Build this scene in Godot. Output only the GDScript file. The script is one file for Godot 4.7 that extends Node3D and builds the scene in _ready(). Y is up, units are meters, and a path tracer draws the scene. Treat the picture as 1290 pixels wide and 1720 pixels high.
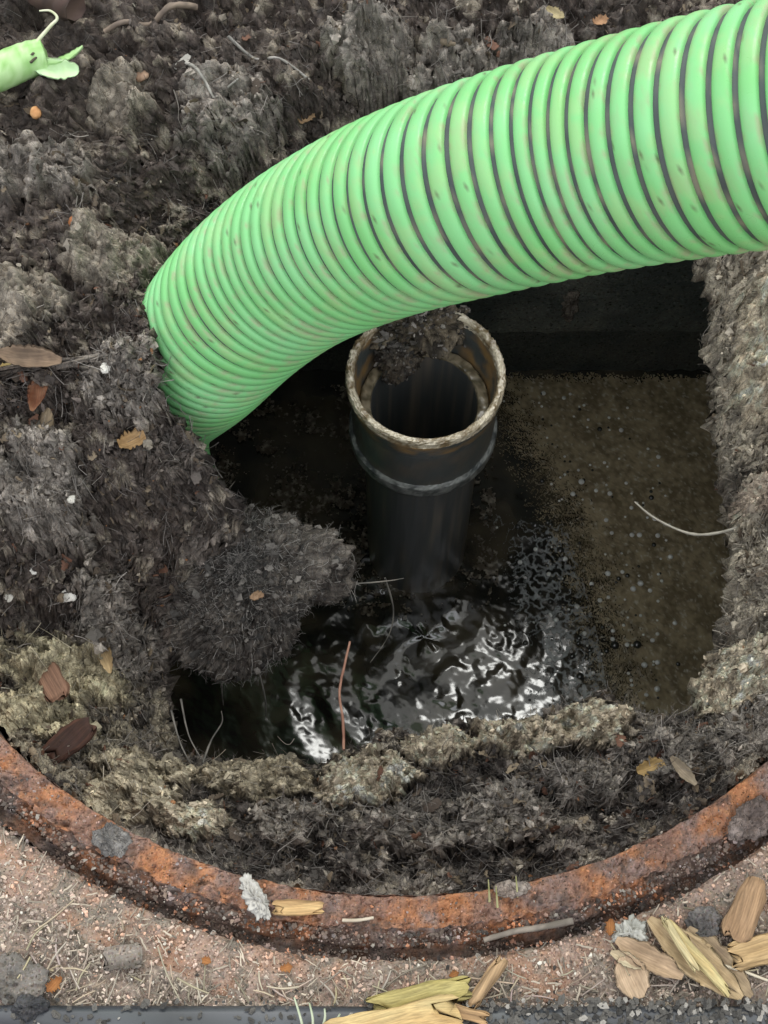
extends Node3D
# A round manhole in the ground: a rusty iron frame, root-matted soil sloping to a ragged hole,
# dark tank water below, a black outlet pipe standing in it and a green suction hose dropping in.

const RC := Vector3(0.008, 0.0, -0.031)      # centre of the iron frame
const RR := 0.360                            # its inner radius
const HC := Vector3(0.045, 0.0, -0.03)       # centre of the hole in the soil
const WATER := -0.642
const SOIL_LIFT := 2.3                     # the fibre texture laid over it has a mean of about 0.45

# edge of the hole: angle in degrees, radius from HC, height
const LIP := [
	[-170.7, .211, .030], [-150.3, .226, -.05], [-140.4, .205, -.07], [-125.8, .180, -.08], [-95.9, .181, -.1], [-69.7, .229, -.1],
	[-50.4, .295, -.1], [-37.5, .282, -.13], [-18.9, .234, -.14], [-4.1, .225, -.15], [16.1, .237, -.15], [26.2, .252, -.16],
	[36.2, .258, -.18], [46.6, .270, -.2], [53.3, .241, -.2], [57.8, .218, -.19], [76.5, .204, -.19], [101.5, .214, -.2],
	[115.6, .256, -.2], [123.4, .282, -.2], [132.2, .299, -.2], [138.3, .284, -.2], [142.5, .272, -.19], [148.0, .240, -.17], [152.5, .190, -.145],
	[156.4, .160, -.105], [161.1, .181, -.03], [172.9, .202, .035]]

# clods standing out of the bank: x, z, half sizes, height, soil tone (0 grey, 1 tan, 2 olive, 3 yellowish, 4 pinkish, 5 brown)
const CLODS := [
	[-.015, .228, .040, .026, .020, 1], [.105, .190, .046, .020, .020, 1], [.152, .186, .026, .024, .022, 1], [-.090, .222, .044, .024, .022, 2], [-.172, .250, .032, .022, .017, 2],
	[-.166, .221, .040, .017, .015, 2], [-.238, .192, .032, .022, .016, 3], [-.228, .158, .042, .024, .014, 3], [.258, .152, .036, .034, .020, 1], [.262, .200, .030, .026, .014, 0],
	[.082, .258, .036, .026, .016, 0], [.020, .266, .038, .022, .016, 0], [.042, .198, .030, .018, .014, 1], [.286, .012, .016, .020, .012, 4], [-.010, -.285, .036, .026, .022, 0],
	[.055, -.272, .042, .028, .024, 0], [.120, -.300, .036, .026, .022, 0], [-.195, -.242, .028, .026, .013, 5], [-.196, .120, .026, .034, .012, 0], [-.232, .060, .034, .030, .014, 0],
	[-.170, .000, .030, .024, .012, 0], [-.250, -.060, .036, .034, .015, 5], [-.190, -.110, .034, .040, .014, 5], [.140, .240, .030, .022, .014, 0], [-.130, .262, .026, .016, .014, 1],
	[.296, -.090, .022, .060, .012, 1], [-.120, -.235, .040, .030, .014, 0], [-.255, -.175, .040, .030, .016, 0], [.205, .215, .034, .026, .014, 0], [-.062, .262, .030, .020, .012, 0]]

var M := {}
var clod_w := 0.0
var clod_tone := 0
var used := {}
var rng := RandomNumberGenerator.new()
var n1 := FastNoiseLite.new()      # smooth fractal noise
var n2 := FastNoiseLite.new()      # ridged
var n3 := FastNoiseLite.new()      # cellular
var n4 := FastNoiseLite.new()      # smooth, one octave
var lip_r := PackedFloat32Array()
var lip_h := PackedFloat32Array()
var out_d := PackedFloat32Array()
var soil_v := PackedVector3Array()
var soil_n := PackedVector3Array()
var soil_na := 1250
var soil_ns := 270
var soil_clod := PackedFloat32Array()   # how much of a firm clod each point of the bank is


# ---------------------------------------------------------------- naming
func numbered(called: String) -> String:
	var k: int = used.get(called, 0)
	used[called] = k + 1
	return called if k == 0 else "%s_%03d" % [called, k]

func tag(o: Node3D, label: String, category := "", group := "", kind := "") -> Node3D:
	if label: o.set_meta("label", label)
	if category: o.set_meta("category", category)
	if group: o.set_meta("group", group)
	if kind: o.set_meta("kind", kind)
	return o

func obj(called: String, mesh: Mesh, mat: Material, parent: Node = null) -> MeshInstance3D:
	var o := MeshInstance3D.new()
	o.mesh = mesh
	o.material_override = mat
	if parent == null:
		o.name = numbered(called)
		add_child(o)
	else:
		o.name = called
		var k := 1
		while parent.has_node(NodePath(o.name)):
			o.name = "%s_%03d" % [called, k]
			k += 1
		parent.add_child(o, true)
	return o

func thing(called: String, label: String, category: String, at := Vector3.ZERO, group := "") -> Node3D:
	var o := Node3D.new()
	o.name = numbered(called)
	add_child(o)
	o.position = at
	tag(o, label, category, group)
	return o


# ---------------------------------------------------------------- meshes
func grid_mesh(p: PackedVector3Array, rows: int, cols: int, wrap_r: bool, wrap_c: bool, flip: bool, col := PackedColorArray(), caps := false, keep := PackedByteArray()) -> ArrayMesh:
	var idx := PackedInt32Array()
	var nr := rows if wrap_r else rows - 1
	var nc := cols if wrap_c else cols - 1
	for r in nr:
		var r2 := (r + 1) % rows
		for c in nc:
			if keep.size() and keep[r * cols + c] == 0:
				continue
			var c2 := (c + 1) % cols
			var a := r * cols + c
			var b := r2 * cols + c
			var d := r2 * cols + c2
			var e := r * cols + c2
			if flip:
				idx.append(a); idx.append(b); idx.append(d); idx.append(a); idx.append(d); idx.append(e)
			else:
				idx.append(a); idx.append(d); idx.append(b); idx.append(a); idx.append(e); idx.append(d)
	if caps:
		for end in 2:
			var r := 0 if end == 0 else rows - 1
			var m := Vector3.ZERO
			for c in cols: m += p[r * cols + c]
			p.append(m / cols)
			if col.size(): col.append(col[r * cols])
			for c in cols:
				var a := r * cols + c
				var b := r * cols + (c + 1) % cols
				if (end == 0) != flip:
					idx.append(p.size() - 1); idx.append(a); idx.append(b)
				else:
					idx.append(p.size() - 1); idx.append(b); idx.append(a)
	return raw_mesh(p, idx, col)

func normals_of(p: PackedVector3Array, idx: PackedInt32Array) -> PackedVector3Array:
	var nn := PackedVector3Array()
	nn.resize(p.size())
	for k in range(0, idx.size(), 3):
		var a := idx[k]
		var b := idx[k + 1]
		var c := idx[k + 2]
		var f := (p[c] - p[a]).cross(p[b] - p[a])
		nn[a] += f; nn[b] += f; nn[c] += f
	for k in nn.size():
		var l := nn[k].length()
		nn[k] = nn[k] / l if l > 1e-14 else Vector3.UP
	return nn

func raw_mesh(p: PackedVector3Array, idx: PackedInt32Array, col := PackedColorArray()) -> ArrayMesh:
	var a := []
	a.resize(Mesh.ARRAY_MAX)
	a[Mesh.ARRAY_VERTEX] = p
	a[Mesh.ARRAY_NORMAL] = normals_of(p, idx)
	if col.size(): a[Mesh.ARRAY_COLOR] = col
	a[Mesh.ARRAY_INDEX] = idx
	var m := ArrayMesh.new()
	m.add_surface_from_arrays(Mesh.PRIMITIVE_TRIANGLES, a)
	return m

func fbm(p: Vector3, f: float) -> float:
	return n1.get_noise_3d(p.x * f, p.y * f, p.z * f)

func ridge(p: Vector3, f: float) -> float:
	return n2.get_noise_3d(p.x * f, p.y * f, p.z * f)

func soft(p: Vector3, f: float) -> float:
	return n4.get_noise_3d(p.x * f, p.y * f, p.z * f)

func cell(p: Vector3, f: float) -> float:
	return n3.get_noise_3d(p.x * f, p.y * f, p.z * f)

func mottle(p: Vector3, f: float, a: Color, b: Color) -> Color:
	return a.lerp(b, clampf(0.5 + 1.3 * fbm(p, f) + 0.35 * fbm(p, f * 5.0), 0.0, 1.0))

# rings of points joined into one closed body
func loft(rows: Array, ca: Color, cb: Color, freq: float) -> ArrayMesh:
	var p := PackedVector3Array()
	var c := PackedColorArray()
	var n: int = rows[0].size()
	for r in rows:
		for q in r:
			p.append(q)
			c.append(mottle(q + Vector3(3.1, 0.7, 1.9) * (0.1 * n + rows.size()), freq, ca, cb))
	return grid_mesh(p, rows.size(), n, false, true, true, c, true)

func smooth_path(pts: Array, steps: int) -> PackedVector3Array:
	var out := PackedVector3Array()
	for k in pts.size() - 1:
		var a: Vector3 = pts[maxi(k - 1, 0)]
		var b: Vector3 = pts[k]
		var c: Vector3 = pts[k + 1]
		var d: Vector3 = pts[mini(k + 2, pts.size() - 1)]
		for s in steps:
			out.append(b.cubic_interpolate(c, a, d, float(s) / steps))
	out.append(pts[pts.size() - 1])
	return out

# a round tapering stem along points, with knobs and a wandering line
func stem(pts: Array, r0: float, r1: float, ca: Color, cb: Color, sides := 7, rough := 0.25, steps := 6, squash := 1.0) -> ArrayMesh:
	var path := smooth_path(pts, steps)
	var rows := []
	var up := Vector3(0.13, 1, 0.21).normalized()
	for k in path.size():
		var t := (path[mini(k + 1, path.size() - 1)] - path[maxi(k - 1, 0)]).normalized()
		var u := t.cross(up).normalized()
		var w := u.cross(t).normalized()
		var f := float(k) / (path.size() - 1)
		var r := lerpf(r0, r1, f)
		var row := PackedVector3Array()
		for s in sides:
			var a := TAU * s / sides
			var rr := r * (1.0 + rough * fbm(path[k] * 1.0 + Vector3(cos(a), sin(a), 0.3 * k) * 0.01, 160.0))
			row.append(path[k] + u * cos(a) * rr + w * sin(a) * rr * squash)
		rows.append(row)
	return loft(rows, ca, cb, 90.0)

# a leaf or flake: thin closed sheet with a midrib line, curled across and bent along
func leaf(length: float, width: float, curl: float, bend: float, thick: float, sd: float, ca: Color, cb: Color, blunt := 0.0, ragged := 0.12) -> ArrayMesh:
	var rows := []
	var m := 18
	var h := 8
	for k in m + 1:
		var u := float(k) / m
		var w := width * 0.5 * lerpf(pow(sin(PI * clampf(u, 0.015, 0.985)), 0.75) , 1.0, blunt)
		w *= 1.0 + ragged * 2.0 * fbm(Vector3(u * 0.3, sd, 0.2), 30.0)
		var row := PackedVector3Array()
		for side in 2:
			for j in h + 1:
				if side == 1 and (j == 0 or j == h): continue
				var v := -1.0 + 2.0 * j / h
				if side == 1: v = -v
				var e := (1.0 - v * v) * thick * (0.5 if side == 0 else -0.5)
				var edge := 1.0 + ragged * fbm(Vector3(u * 0.4, sd + v * 0.01, 0.9), 60.0) * absf(v)
				var y := curl * w * v * v * 2.0 + bend * length * (u - 0.5) * (u - 0.5) * 4.0 + 0.06 * width * fbm(Vector3(u * length, v * w, sd), 120.0)
				y -= (0.03 * width * exp(-v * v * 40.0) + 0.02 * width * pow(absf(sin((u * 7.0 + absf(v) * 1.6) * PI)), 6.0)) if false else 0.03 * width * exp(-v * v * 40.0)
				row.append(Vector3((u - 0.5) * length, y + e, v * w * edge))
		rows.append(row)
	return loft(rows, ca, cb, 70.0)

# a splinter of wood: grooved along the grain, torn ends
func splinter(length: float, width: float, thick: float, sd: float, ca: Color, cb: Color) -> ArrayMesh:
	var p := PackedVector3Array()
	var c := PackedColorArray()
	var m := 22
	var n := 20
	var r := RandomNumberGenerator.new()
	r.seed = int(sd * 10.0)
	var dent := []
	var tear0 := []
	var tear1 := []
	var tone := []
	for s in n:
		dent.append(r.randf_range(0.72, 1.18))
		tear0.append(pow(r.randf(), 2.0) * 0.22)
		tear1.append(pow(r.randf(), 2.0) * 0.22)
		tone.append(r.randf())
	for k in m + 1:
		var u := float(k) / m
		for s in n:
			var a := TAU * s / n
			var uu := lerpf(tear0[s], 1.0 - tear1[s], u)
			var end := clampf(minf(u, 1.0 - u) * 9.0 + 0.45, 0.0, 1.0)
			var lean := 1.0 + 0.35 * fbm(Vector3(uu * length, sd, 0.3), 30.0)
			var f: float = dent[s] * end * (1.0 + 0.25 * fbm(Vector3(uu * length * 0.4, sd + s * 0.02, 0.1), 140.0))
			var y := signf(sin(a)) * pow(absf(sin(a)), 0.6) * thick * 0.5
			var z := signf(cos(a)) * pow(absf(cos(a)), 0.35) * width * 0.5 * lean
			p.append(Vector3((uu - 0.5) * length, y * f + 0.10 * length * fbm(Vector3(uu * 0.02, sd, 0.0), 25.0), z * lerpf(1.0, f, 0.5) + 0.05 * length * fbm(Vector3(uu * 0.02, sd, 4.0), 25.0)))
			var t: float = clampf(0.6 * tone[s] + 0.2 + 0.5 * fbm(Vector3(uu * length * 0.3, s * 0.01, sd), 160.0), 0.0, 1.0)
			var k2 := ca.lerp(cb, t)
			c.append(k2 * (0.55 if tone[s] < 0.14 else 1.0))
	return grid_mesh(p, m + 1, n, false, true, true, c, true)

# a lump: a ball pushed in and out by noise
func lump(rad: Vector3, amp: float, freq: float, sd: float, ca: Color, cb: Color, res := 40, cfreq := 40.0) -> ArrayMesh:
	var p := PackedVector3Array()
	var c := PackedColorArray()
	var cols := res * 2
	for r in res + 1:
		var th := PI * (float(r) + (0.02 if r == 0 else (-0.02 if r == res else 0.0))) / res
		for k in cols:
			var ph := TAU * k / cols
			var d := Vector3(sin(th) * cos(ph), cos(th), sin(th) * sin(ph))
			var q := d * rad + Vector3(sd, sd * 0.7, -sd)
			var e := amp * (fbm(q, freq) + 0.55 * ridge(q, freq * 2.2) + 0.4 * cell(q + Vector3.ONE * 0.2 * fbm(q, freq * 3.0) / freq, freq * 2.4) + 0.3 * fbm(q, freq * 5.0) + 0.2 * fbm(q, freq * 13.0))
			p.append(d * rad + d * e)
			c.append(mottle(q, cfreq, ca, cb))
	return grid_mesh(p, res + 1, cols, false, true, true, c, true)


# ---------------------------------------------------------------- textures and materials
func strokes_image(size: int, count: int, sd: int, low: float) -> Image:
	var im := Image.create(size, size, false, Image.FORMAT_RGB8)
	var r := RandomNumberGenerator.new()
	r.seed = sd
	var nz := FastNoiseLite.new()
	nz.seed = sd
	nz.frequency = 0.02
	nz.fractal_octaves = 5
	var back := nz.get_seamless_image(size, size)
	for y in size:
		for x in size:
			var g := low * (0.55 + 0.9 * back.get_pixel(x, y).r)
			im.set_pixel(x, y, Color(g, g, g))
	for k in count:
		var x := r.randf() * size
		var y := r.randf() * size
		var a := r.randf() * TAU
		var da := r.randf_range(-0.06, 0.06)
		var g := clampf(low * r.randf_range(0.4, 1.9) + (0.18 if r.randf() < 0.12 else 0.0), 0.05, 1.0)
		var warm := r.randf_range(-0.02, 0.05)
		var len := r.randi_range(18, 95)
		var fat := r.randf() < 0.3
		for s in len:
			x += cos(a)
			y += sin(a)
			a += da + r.randf_range(-0.16, 0.16)
			var px := posmod(int(x), size)
			var py := posmod(int(y), size)
			im.set_pixel(px, py, Color(g + warm, g, g - warm))
			im.set_pixel((px + 1) % size, py, Color(g + warm, g, g - warm) * 0.85)
			if fat: im.set_pixel(px, (py + 1) % size, Color(g + warm, g, g - warm) * 0.75)
	return im

func grain_image(size: int, sd: int) -> Image:      # long fibres side by side
	var im := Image.create(size, size, false, Image.FORMAT_RGB8)
	var nz := FastNoiseLite.new()
	nz.seed = sd
	nz.frequency = 1.0
	nz.fractal_octaves = 3
	for y in size:
		for x in size:
			var u := TAU * x / size
			var v := TAU * y / size
			var g := 0.86 + 0.16 * nz.get_noise_3d(cos(u) * 0.5 + 3.0 * cos(v), sin(u) * 0.5 + 3.0 * sin(v), 1.0) + 0.20 * nz.get_noise_3d(cos(u) * 1.2 + 14.0 * cos(v), sin(u) * 1.2 + 14.0 * sin(v), 7.0)
			g = clampf(g, 0.3, 1.0)
			im.set_pixel(x, y, Color(g, g * 0.985, g * 0.96))
	return im

func grit_image(size: int, count: int, sd: int) -> Image:
	var im := Image.create(size, size, false, Image.FORMAT_RGB8)
	var r := RandomNumberGenerator.new()
	r.seed = sd
	im.fill(Color(0.78, 0.78, 0.78))
	for k in count:
		var g := r.randf_range(0.55, 0.92)
		if r.randf() < 0.08: g = r.randf_range(0.9, 1.0)
		if r.randf() < 0.07: g = r.randf_range(0.3, 0.5)
		var c := Color(g + r.randf_range(-0.03, 0.06), g, g - r.randf_range(-0.03, 0.06))
		var w := r.randi_range(2, 7)
		var h := r.randi_range(2, 7)
		var x := r.randi_range(0, size - w - 1)
		var y := r.randi_range(0, size - h - 1)
		im.fill_rect(Rect2i(x, y + h / 4, w, maxi(1, h - h / 2)), c)
		im.fill_rect(Rect2i(x + w / 4, y, maxi(1, w - w / 2), h), c)
	return im

func surf(called: String, rough: float, vertex := true, albedo := Color.WHITE, tex: Texture2D = null, scale := 4.0, relief := 0.0, spec := 0.5) -> StandardMaterial3D:
	var m := StandardMaterial3D.new()
	m.resource_name = called
	m.roughness = rough
	m.albedo_color = albedo
	m.vertex_color_use_as_albedo = vertex
	m.metallic_specular = spec
	if tex:
		m.albedo_texture = tex
		m.uv1_triplanar = true
		m.uv1_world_triplanar = true
		m.uv1_scale = Vector3.ONE * scale
		if relief > 0.0:
			m.heightmap_enabled = true
			m.heightmap_texture = tex
			m.heightmap_scale = relief
	M[called] = m
	return m

func make_materials() -> void:
	var fibre := ImageTexture.create_from_image(strokes_image(1024, 5200, 11, 0.70))
	var grit := ImageTexture.create_from_image(grit_image(1024, 42000, 5))
	surf("soil", 0.68, true, Color.WHITE, fibre, 5.0, 0.12, 0.35)
	surf("clay", 0.8, true, Color.WHITE, fibre, 7.0, 0.08, 0.35)
	surf("rust", 0.85, true, Color.WHITE, grit, 5.0, 0.10, 0.3)
	surf("ground", 0.9, true, Color.WHITE, grit, 4.0, 0.08, 0.3)
	surf("concrete", 0.6, true, Color.WHITE, grit, 2.0, 0.10, 0.4)
	surf("litter", 0.8, true)
	surf("leafy", 0.45, true)
	surf("woody", 0.75, true, Color.WHITE, ImageTexture.create_from_image(grain_image(256, 21)), 14.0, 0.06, 0.4)
	M.woody.uv1_world_triplanar = false
	M.woody.albedo_color = Color(.88, .85, .80)
	surf("rib", 0.62, true)
	M.rib.roughness_texture = fibre
	M.rib.roughness_texture_channel = BaseMaterial3D.TEXTURE_CHANNEL_RED
	M.rib.uv1_triplanar = true
	M.rib.uv1_world_triplanar = true
	M.rib.uv1_scale = Vector3.ONE * 6.0
	surf("wall", 0.5, true)
	surf("pipe", 0.35, true, Color.WHITE, null, 1.0, 0.0, 0.5)
	surf("rim", 0.22, true, Color.WHITE, null, 1.0, 0.0, 0.8)
	surf("plastic", 0.45, true)
	surf("bubble", 0.12, true, Color.WHITE, null, 1.0, 0.0, 0.8)
	surf("scum", 0.3, true)
	surf("water", 0.14, true, Color.WHITE, null, 1.0, 0.0, 1.0)
	M.water.clearcoat_enabled = true            # the greasy skin on the water
	M.water.clearcoat = 1.0
	M.water.clearcoat_roughness = 0.12


# ---------------------------------------------------------------- soil
func lip_at(table: PackedFloat32Array, phi: float) -> float:
	var f := fposmod(phi / TAU, 1.0) * table.size()
	var k := int(f)
	return lerpf(table[k % table.size()], table[(k + 1) % table.size()], f - k)

func edge_tables() -> void:
	var n := 720
	lip_r.resize(n); lip_h.resize(n); out_d.resize(n)
	for k in n:
		var deg := 360.0 * k / n
		if deg >= 180.0: deg -= 360.0
		var a: Array = LIP[LIP.size() - 1]
		var b: Array = LIP[0]
		var a_deg: float = a[0] - 360.0
		var b_deg: float = b[0]
		if deg >= a[0]:
			a_deg = a[0]
			b_deg = b[0] + 360.0
		else:
			for j in LIP.size():
				if LIP[j][0] <= deg:
					a = LIP[j]
					a_deg = a[0]
					b = LIP[(j + 1) % LIP.size()]
					b_deg = b[0] + (360.0 if j + 1 == LIP.size() else 0.0)
		var t: float = (deg - a_deg) / (b_deg - a_deg)
		t = lerpf(t, t * t * (3.0 - 2.0 * t), 0.6)
		lip_r[k] = lerpf(a[1], b[1], t)
		lip_h[k] = lerpf(a[2], b[2], t)
	for k in n:
		var phi := TAU * k / n
		var dir := Vector3(cos(phi), 0, sin(phi))
		var d := 0.02
		while d < 1.4:
			var q := HC + dir * (lip_r[k] + d)
			var s := (q - RC)
			s.y = 0
			if s.length() >= out_radius(s): break
			d += 0.002
		out_d[k] = d

func back_share(s: Vector3) -> float:      # 0 at the front of the frame, 1 where soil has buried it
	return 1.0 - smoothstep(-0.15, 0.18, s.normalized().z)

func out_radius(s: Vector3) -> float:
	return RR - 0.004 + back_share(s) * 0.7

func soil_height(q: Vector3, d: float, phi: float) -> float:
	var s := q - RC
	s.y = 0
	var D := lip_at(out_d, phi)
	var hl := lip_at(lip_h, phi)
	var ho := lerpf(-0.078, 0.022, 1.0 - smoothstep(0.12, 0.62, s.normalized().z))
	var e := clampf(d / minf(D, lerpf(0.19, 0.085, back_share(s))), 0.0, 1.0)
	var h := lerpf(hl, ho, pow(e, 0.85))
	var rr := s.length()
	if rr > 0.62: h = lerpf(h, -0.03, smoothstep(0.62, 1.0, rr))
	return h

func clods_at(p: Vector3) -> float:
	clod_w = 0.0
	var up := 0.0
	var warp := 0.75 * fbm(p, 34.0) + 0.45 * fbm(p, 110.0)
	for k in CLODS:
		var dx: float = (p.x - k[0]) / k[2]
		var dz: float = (p.z - k[1]) / k[3]
		var e := 1.0 - dx * dx - dz * dz
		if e < -0.9: continue
		e += warp
		if e <= 0.0: continue
		up = maxf(up, k[4] * 1.6 * (0.5 * smoothstep(0.0, 0.25, e) + 0.5 * smoothstep(0.0, 1.0, e)))
		var w := smoothstep(0.0, 0.3, e)
		if w > clod_w:
			clod_w = w
			clod_tone = k[5]
	return up

func soil_bumps(q: Vector3, edge: float) -> float:
	var p := Vector3(q.x, 0.0, q.z)
	var b := 0.018 * fbm(p, 13.0) + lerpf(0.013, 0.018, smoothstep(0.08, 0.16, p.z)) * ridge(p + Vector3(5, 0, 2), 21.0) + 0.009 * fbm(p, 48.0) + 0.0036 * ridge(p, 95.0)
	var c := cell(p + Vector3(0.01, 0, 0.01) * fbm(p, 50.0), 34.0)
	b += 0.008 * c + 0.002 * cell(p + Vector3(3, 0, 1) + Vector3(0.006, 0, -0.006) * fbm(p, 90.0), 78.0)
	return (b + clods_at(p)) * edge

func ragged(phi: float) -> float:
	var p := Vector3(cos(phi), sin(phi), 0.0)
	return 0.008 * fbm(p, 7.0) + 0.005 * fbm(p, 26.0) + 0.0025 * fbm(p, 90.0)

func soil_point(phi: float, d: float) -> Vector3:
	var dir := Vector3(cos(phi), 0, sin(phi))
	var q := HC + dir * (lip_at(lip_r, phi) + ragged(phi) * exp(-d * 12.0) + d)
	var D := lip_at(out_d, phi)
	var s := q - RC
	s.y = 0
	var front := 1.0 - back_share(s)
	var edge := lerpf(1.0, smoothstep(0.0, 0.03, D - d) * 0.85 + 0.15, front)
	q.y = soil_height(q, d, phi) + soil_bumps(q, edge)
	return q

func on_soil(x: float, z: float) -> Vector3:
	var v := Vector3(x, 0, z) - HC
	var phi := atan2(v.z, v.x)
	var q := soil_point(phi, maxf(0.0, Vector2(v.x, v.z).length() - lip_at(lip_r, phi)))
	return Vector3(x, q.y, z)

func soil_color(q: Vector3) -> Color:
	var dark := Color(0.040, 0.034, 0.030)
	var grey := Color(0.205, 0.178, 0.156)
	var tan := Color(0.390, 0.345, 0.270)
	var olive := Color(0.260, 0.226, 0.165)
	var a := fbm(q, 16.0)
	var b := fbm(q + Vector3(2, 0, 7), 34.0)
	var c := fbm(q + Vector3(9, 4, 1), 110.0)
	var k := dark.lerp(grey, clampf(0.40 + 0.9 * a + 0.9 * b + 1.3 * c, 0.0, 1.0))
	# dry, sandy soil lies on the right-hand bank and in the front left corner
	var dry := smoothstep(0.20, 0.30, q.x + 0.05 * a) * smoothstep(-0.35, -0.2, q.z) * 1.0
	var moss := smoothstep(0.12, 0.20, q.z + 0.05 * b) * smoothstep(-0.13, -0.2, q.x + 0.04 * a) * 0.9
	# damp black humus on the far and left banks
	var humus := maxf(smoothstep(0.02, -0.12, q.z + 0.10 * a + 0.05 * b), 0.95 * smoothstep(-0.10, -0.17, q.x + 0.05 * a) * smoothstep(0.17, 0.10, q.z + 0.06 * b)) * (1.0 - dry)
	k = k.lerp(Color(0.056, 0.043, 0.036), clampf(humus * (0.80 + 0.9 * b + 0.5 * c), 0.0, 0.85))
	k = k.lerp(tan, clampf(dry * (0.8 + 1.2 * b) + 0.5 * smoothstep(0.22, 0.42, b + 0.4 * c), 0.0, 0.9))
	k = k.lerp(olive, clampf(moss * (0.55 + 1.5 * b + c), 0.0, 0.9))
	if clod_w > 0.0:
		var tone := [Color(.205, .182, .158), Color(.480, .408, .305), Color(.345, .298, .215), Color(.345, .305, .205), Color(.42, .34, .27), Color(.235, .205, .165)]
		var t: Color = tone[clod_tone]
		k = k.lerp(t * clampf(0.9 + 0.7 * b + 0.7 * c, 0.4, 1.4), clod_w * 0.92)
	return k * SOIL_LIFT

func build_soil() -> void:
	edge_tables()
	var under := [[-0.002, -0.006], [-0.003, -0.014], [-0.001, -0.024], [0.002, -0.034], [0.008, -0.045], [0.018, -0.054], [0.04, -0.064], [0.08, -0.074], [0.14, -0.082], [0.2, -0.085]]
	var cols := soil_ns + under.size()
	var p := PackedVector3Array()
	var c := PackedColorArray()
	for r in soil_na:
		var phi := TAU * r / soil_na
		var D := lip_at(out_d, phi)
		var dir := Vector3(cos(phi), 0, sin(phi))
		for k in soil_ns:
			var u := 1.0 - float(k) / (soil_ns - 1)
			var d := D * (u if D < 0.3 else lerpf(u * u, u, 0.3))
			var q := soil_point(phi, d)
			p.append(q)
			c.append(soil_color(q))
			soil_clod.append(clod_w if clod_tone > 0 else 0.0)
		var top := p[p.size() - 1]
		for k in under.size():
			var f := float(k + 1) / under.size()
			var q: Vector3 = top + dir * under[k][0] + Vector3.UP * under[k][1]
			q += dir * (0.012 * fbm(q, 30.0) + 0.007 * ridge(q, 70.0) + 0.003 * fbm(q, 200.0)) * smoothstep(0.0, 0.3, f)
			p.append(q)
			c.append(soil_color(q))
			soil_clod.append(0.0)
	# fine clods and pits stand out along the surface's own direction, steep faces included
	var rough := grid_mesh(p, soil_na, cols, true, false, false)
	var face: PackedVector3Array = rough.surface_get_arrays(0)[Mesh.ARRAY_NORMAL]
	for k in p.size():
		var q := p[k]
		p[k] = q + face[k] * lerpf(1.0, 0.5, soil_clod[k]) * (0.0014 * cell(q + Vector3.ONE * 0.010 * fbm(q, 80.0), 80.0) + 0.0052 * fbm(q, 95.0) + 0.0030 * ridge(q, 210.0) + 0.0040 * fbm(q, 380.0))
	var o := obj("soil_bank", grid_mesh(p, soil_na, cols, true, false, false, c), M.soil)
	tag(o, "dark root-matted soil bank round the hole above the tank water", "", "", "structure")
	var arr: Array = o.mesh.surface_get_arrays(0)
	soil_v = arr[Mesh.ARRAY_VERTEX]
	soil_n = arr[Mesh.ARRAY_NORMAL]

func scatter(called: String, variants: Array, spots: Array, mat: Material, label: String) -> void:
	# spots: [Transform3D, Color]; one object per variant, none of its copies could be counted
	for k in variants.size():
		var mine := []
		for j in range(k, spots.size(), variants.size()): mine.append(spots[j])
		var mm := MultiMesh.new()
		mm.transform_format = MultiMesh.TRANSFORM_3D
		mm.use_colors = true
		mm.mesh = variants[k]
		mm.instance_count = mine.size()
		for j in mine.size():
			mm.set_instance_transform(j, mine[j][0])
			mm.set_instance_color(j, mine[j][1])
		var o := MultiMeshInstance3D.new()
		o.multimesh = mm
		o.material_override = mat
		o.name = numbered(called)
		add_child(o)
		tag(o, label, "", "", "stuff")

func fibre_variant(sd: int) -> ArrayMesh:
	var r := RandomNumberGenerator.new()
	r.seed = sd
	var p := Vector3(-0.5, 0, 0)
	var pts := []
	var yaw := 0.0
	var lift := 0.15
	for k in 5:
		pts.append(p)
		yaw += r.randf_range(-0.7, 0.7)
		lift = r.randf_range(-0.13, 0.13)
		p += Vector3(cos(yaw), lift, sin(yaw)) * 0.24
	var path := smooth_path(pts, 2)
	var rows := PackedVector3Array()
	for k in path.size():
		var t := (path[mini(k + 1, path.size() - 1)] - path[maxi(k - 1, 0)]).normalized()
		var u := t.cross(Vector3.UP).normalized()
		var w := u.cross(t)
		var rad := 0.016 * (1.0 - 0.75 * float(k) / (path.size() - 1))
		for s in 3:
			rows.append(path[k] + (u * cos(TAU * s / 3) + w * sin(TAU * s / 3)) * rad)
	return grid_mesh(rows, path.size(), 3, false, true, true)

func chaff_variant(sd: int) -> ArrayMesh:      # a straight split bit, one long and one across
	var r := RandomNumberGenerator.new()
	r.seed = sd
	var rows := PackedVector3Array()
	for k in 5:
		var u := k / 4.0
		for s in 5:
			var a := TAU * s / 5
			var w := 0.5 * r.randf_range(0.7, 1.2) * (0.55 if k == 0 or k == 4 else 1.0)
			rows.append(Vector3(u - 0.5 + r.randf_range(-.04, .04), cos(a) * w, sin(a) * w + r.randf_range(-.2, .2)))
	return grid_mesh(rows, 5, 5, false, true, true, PackedColorArray(), true)

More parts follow.
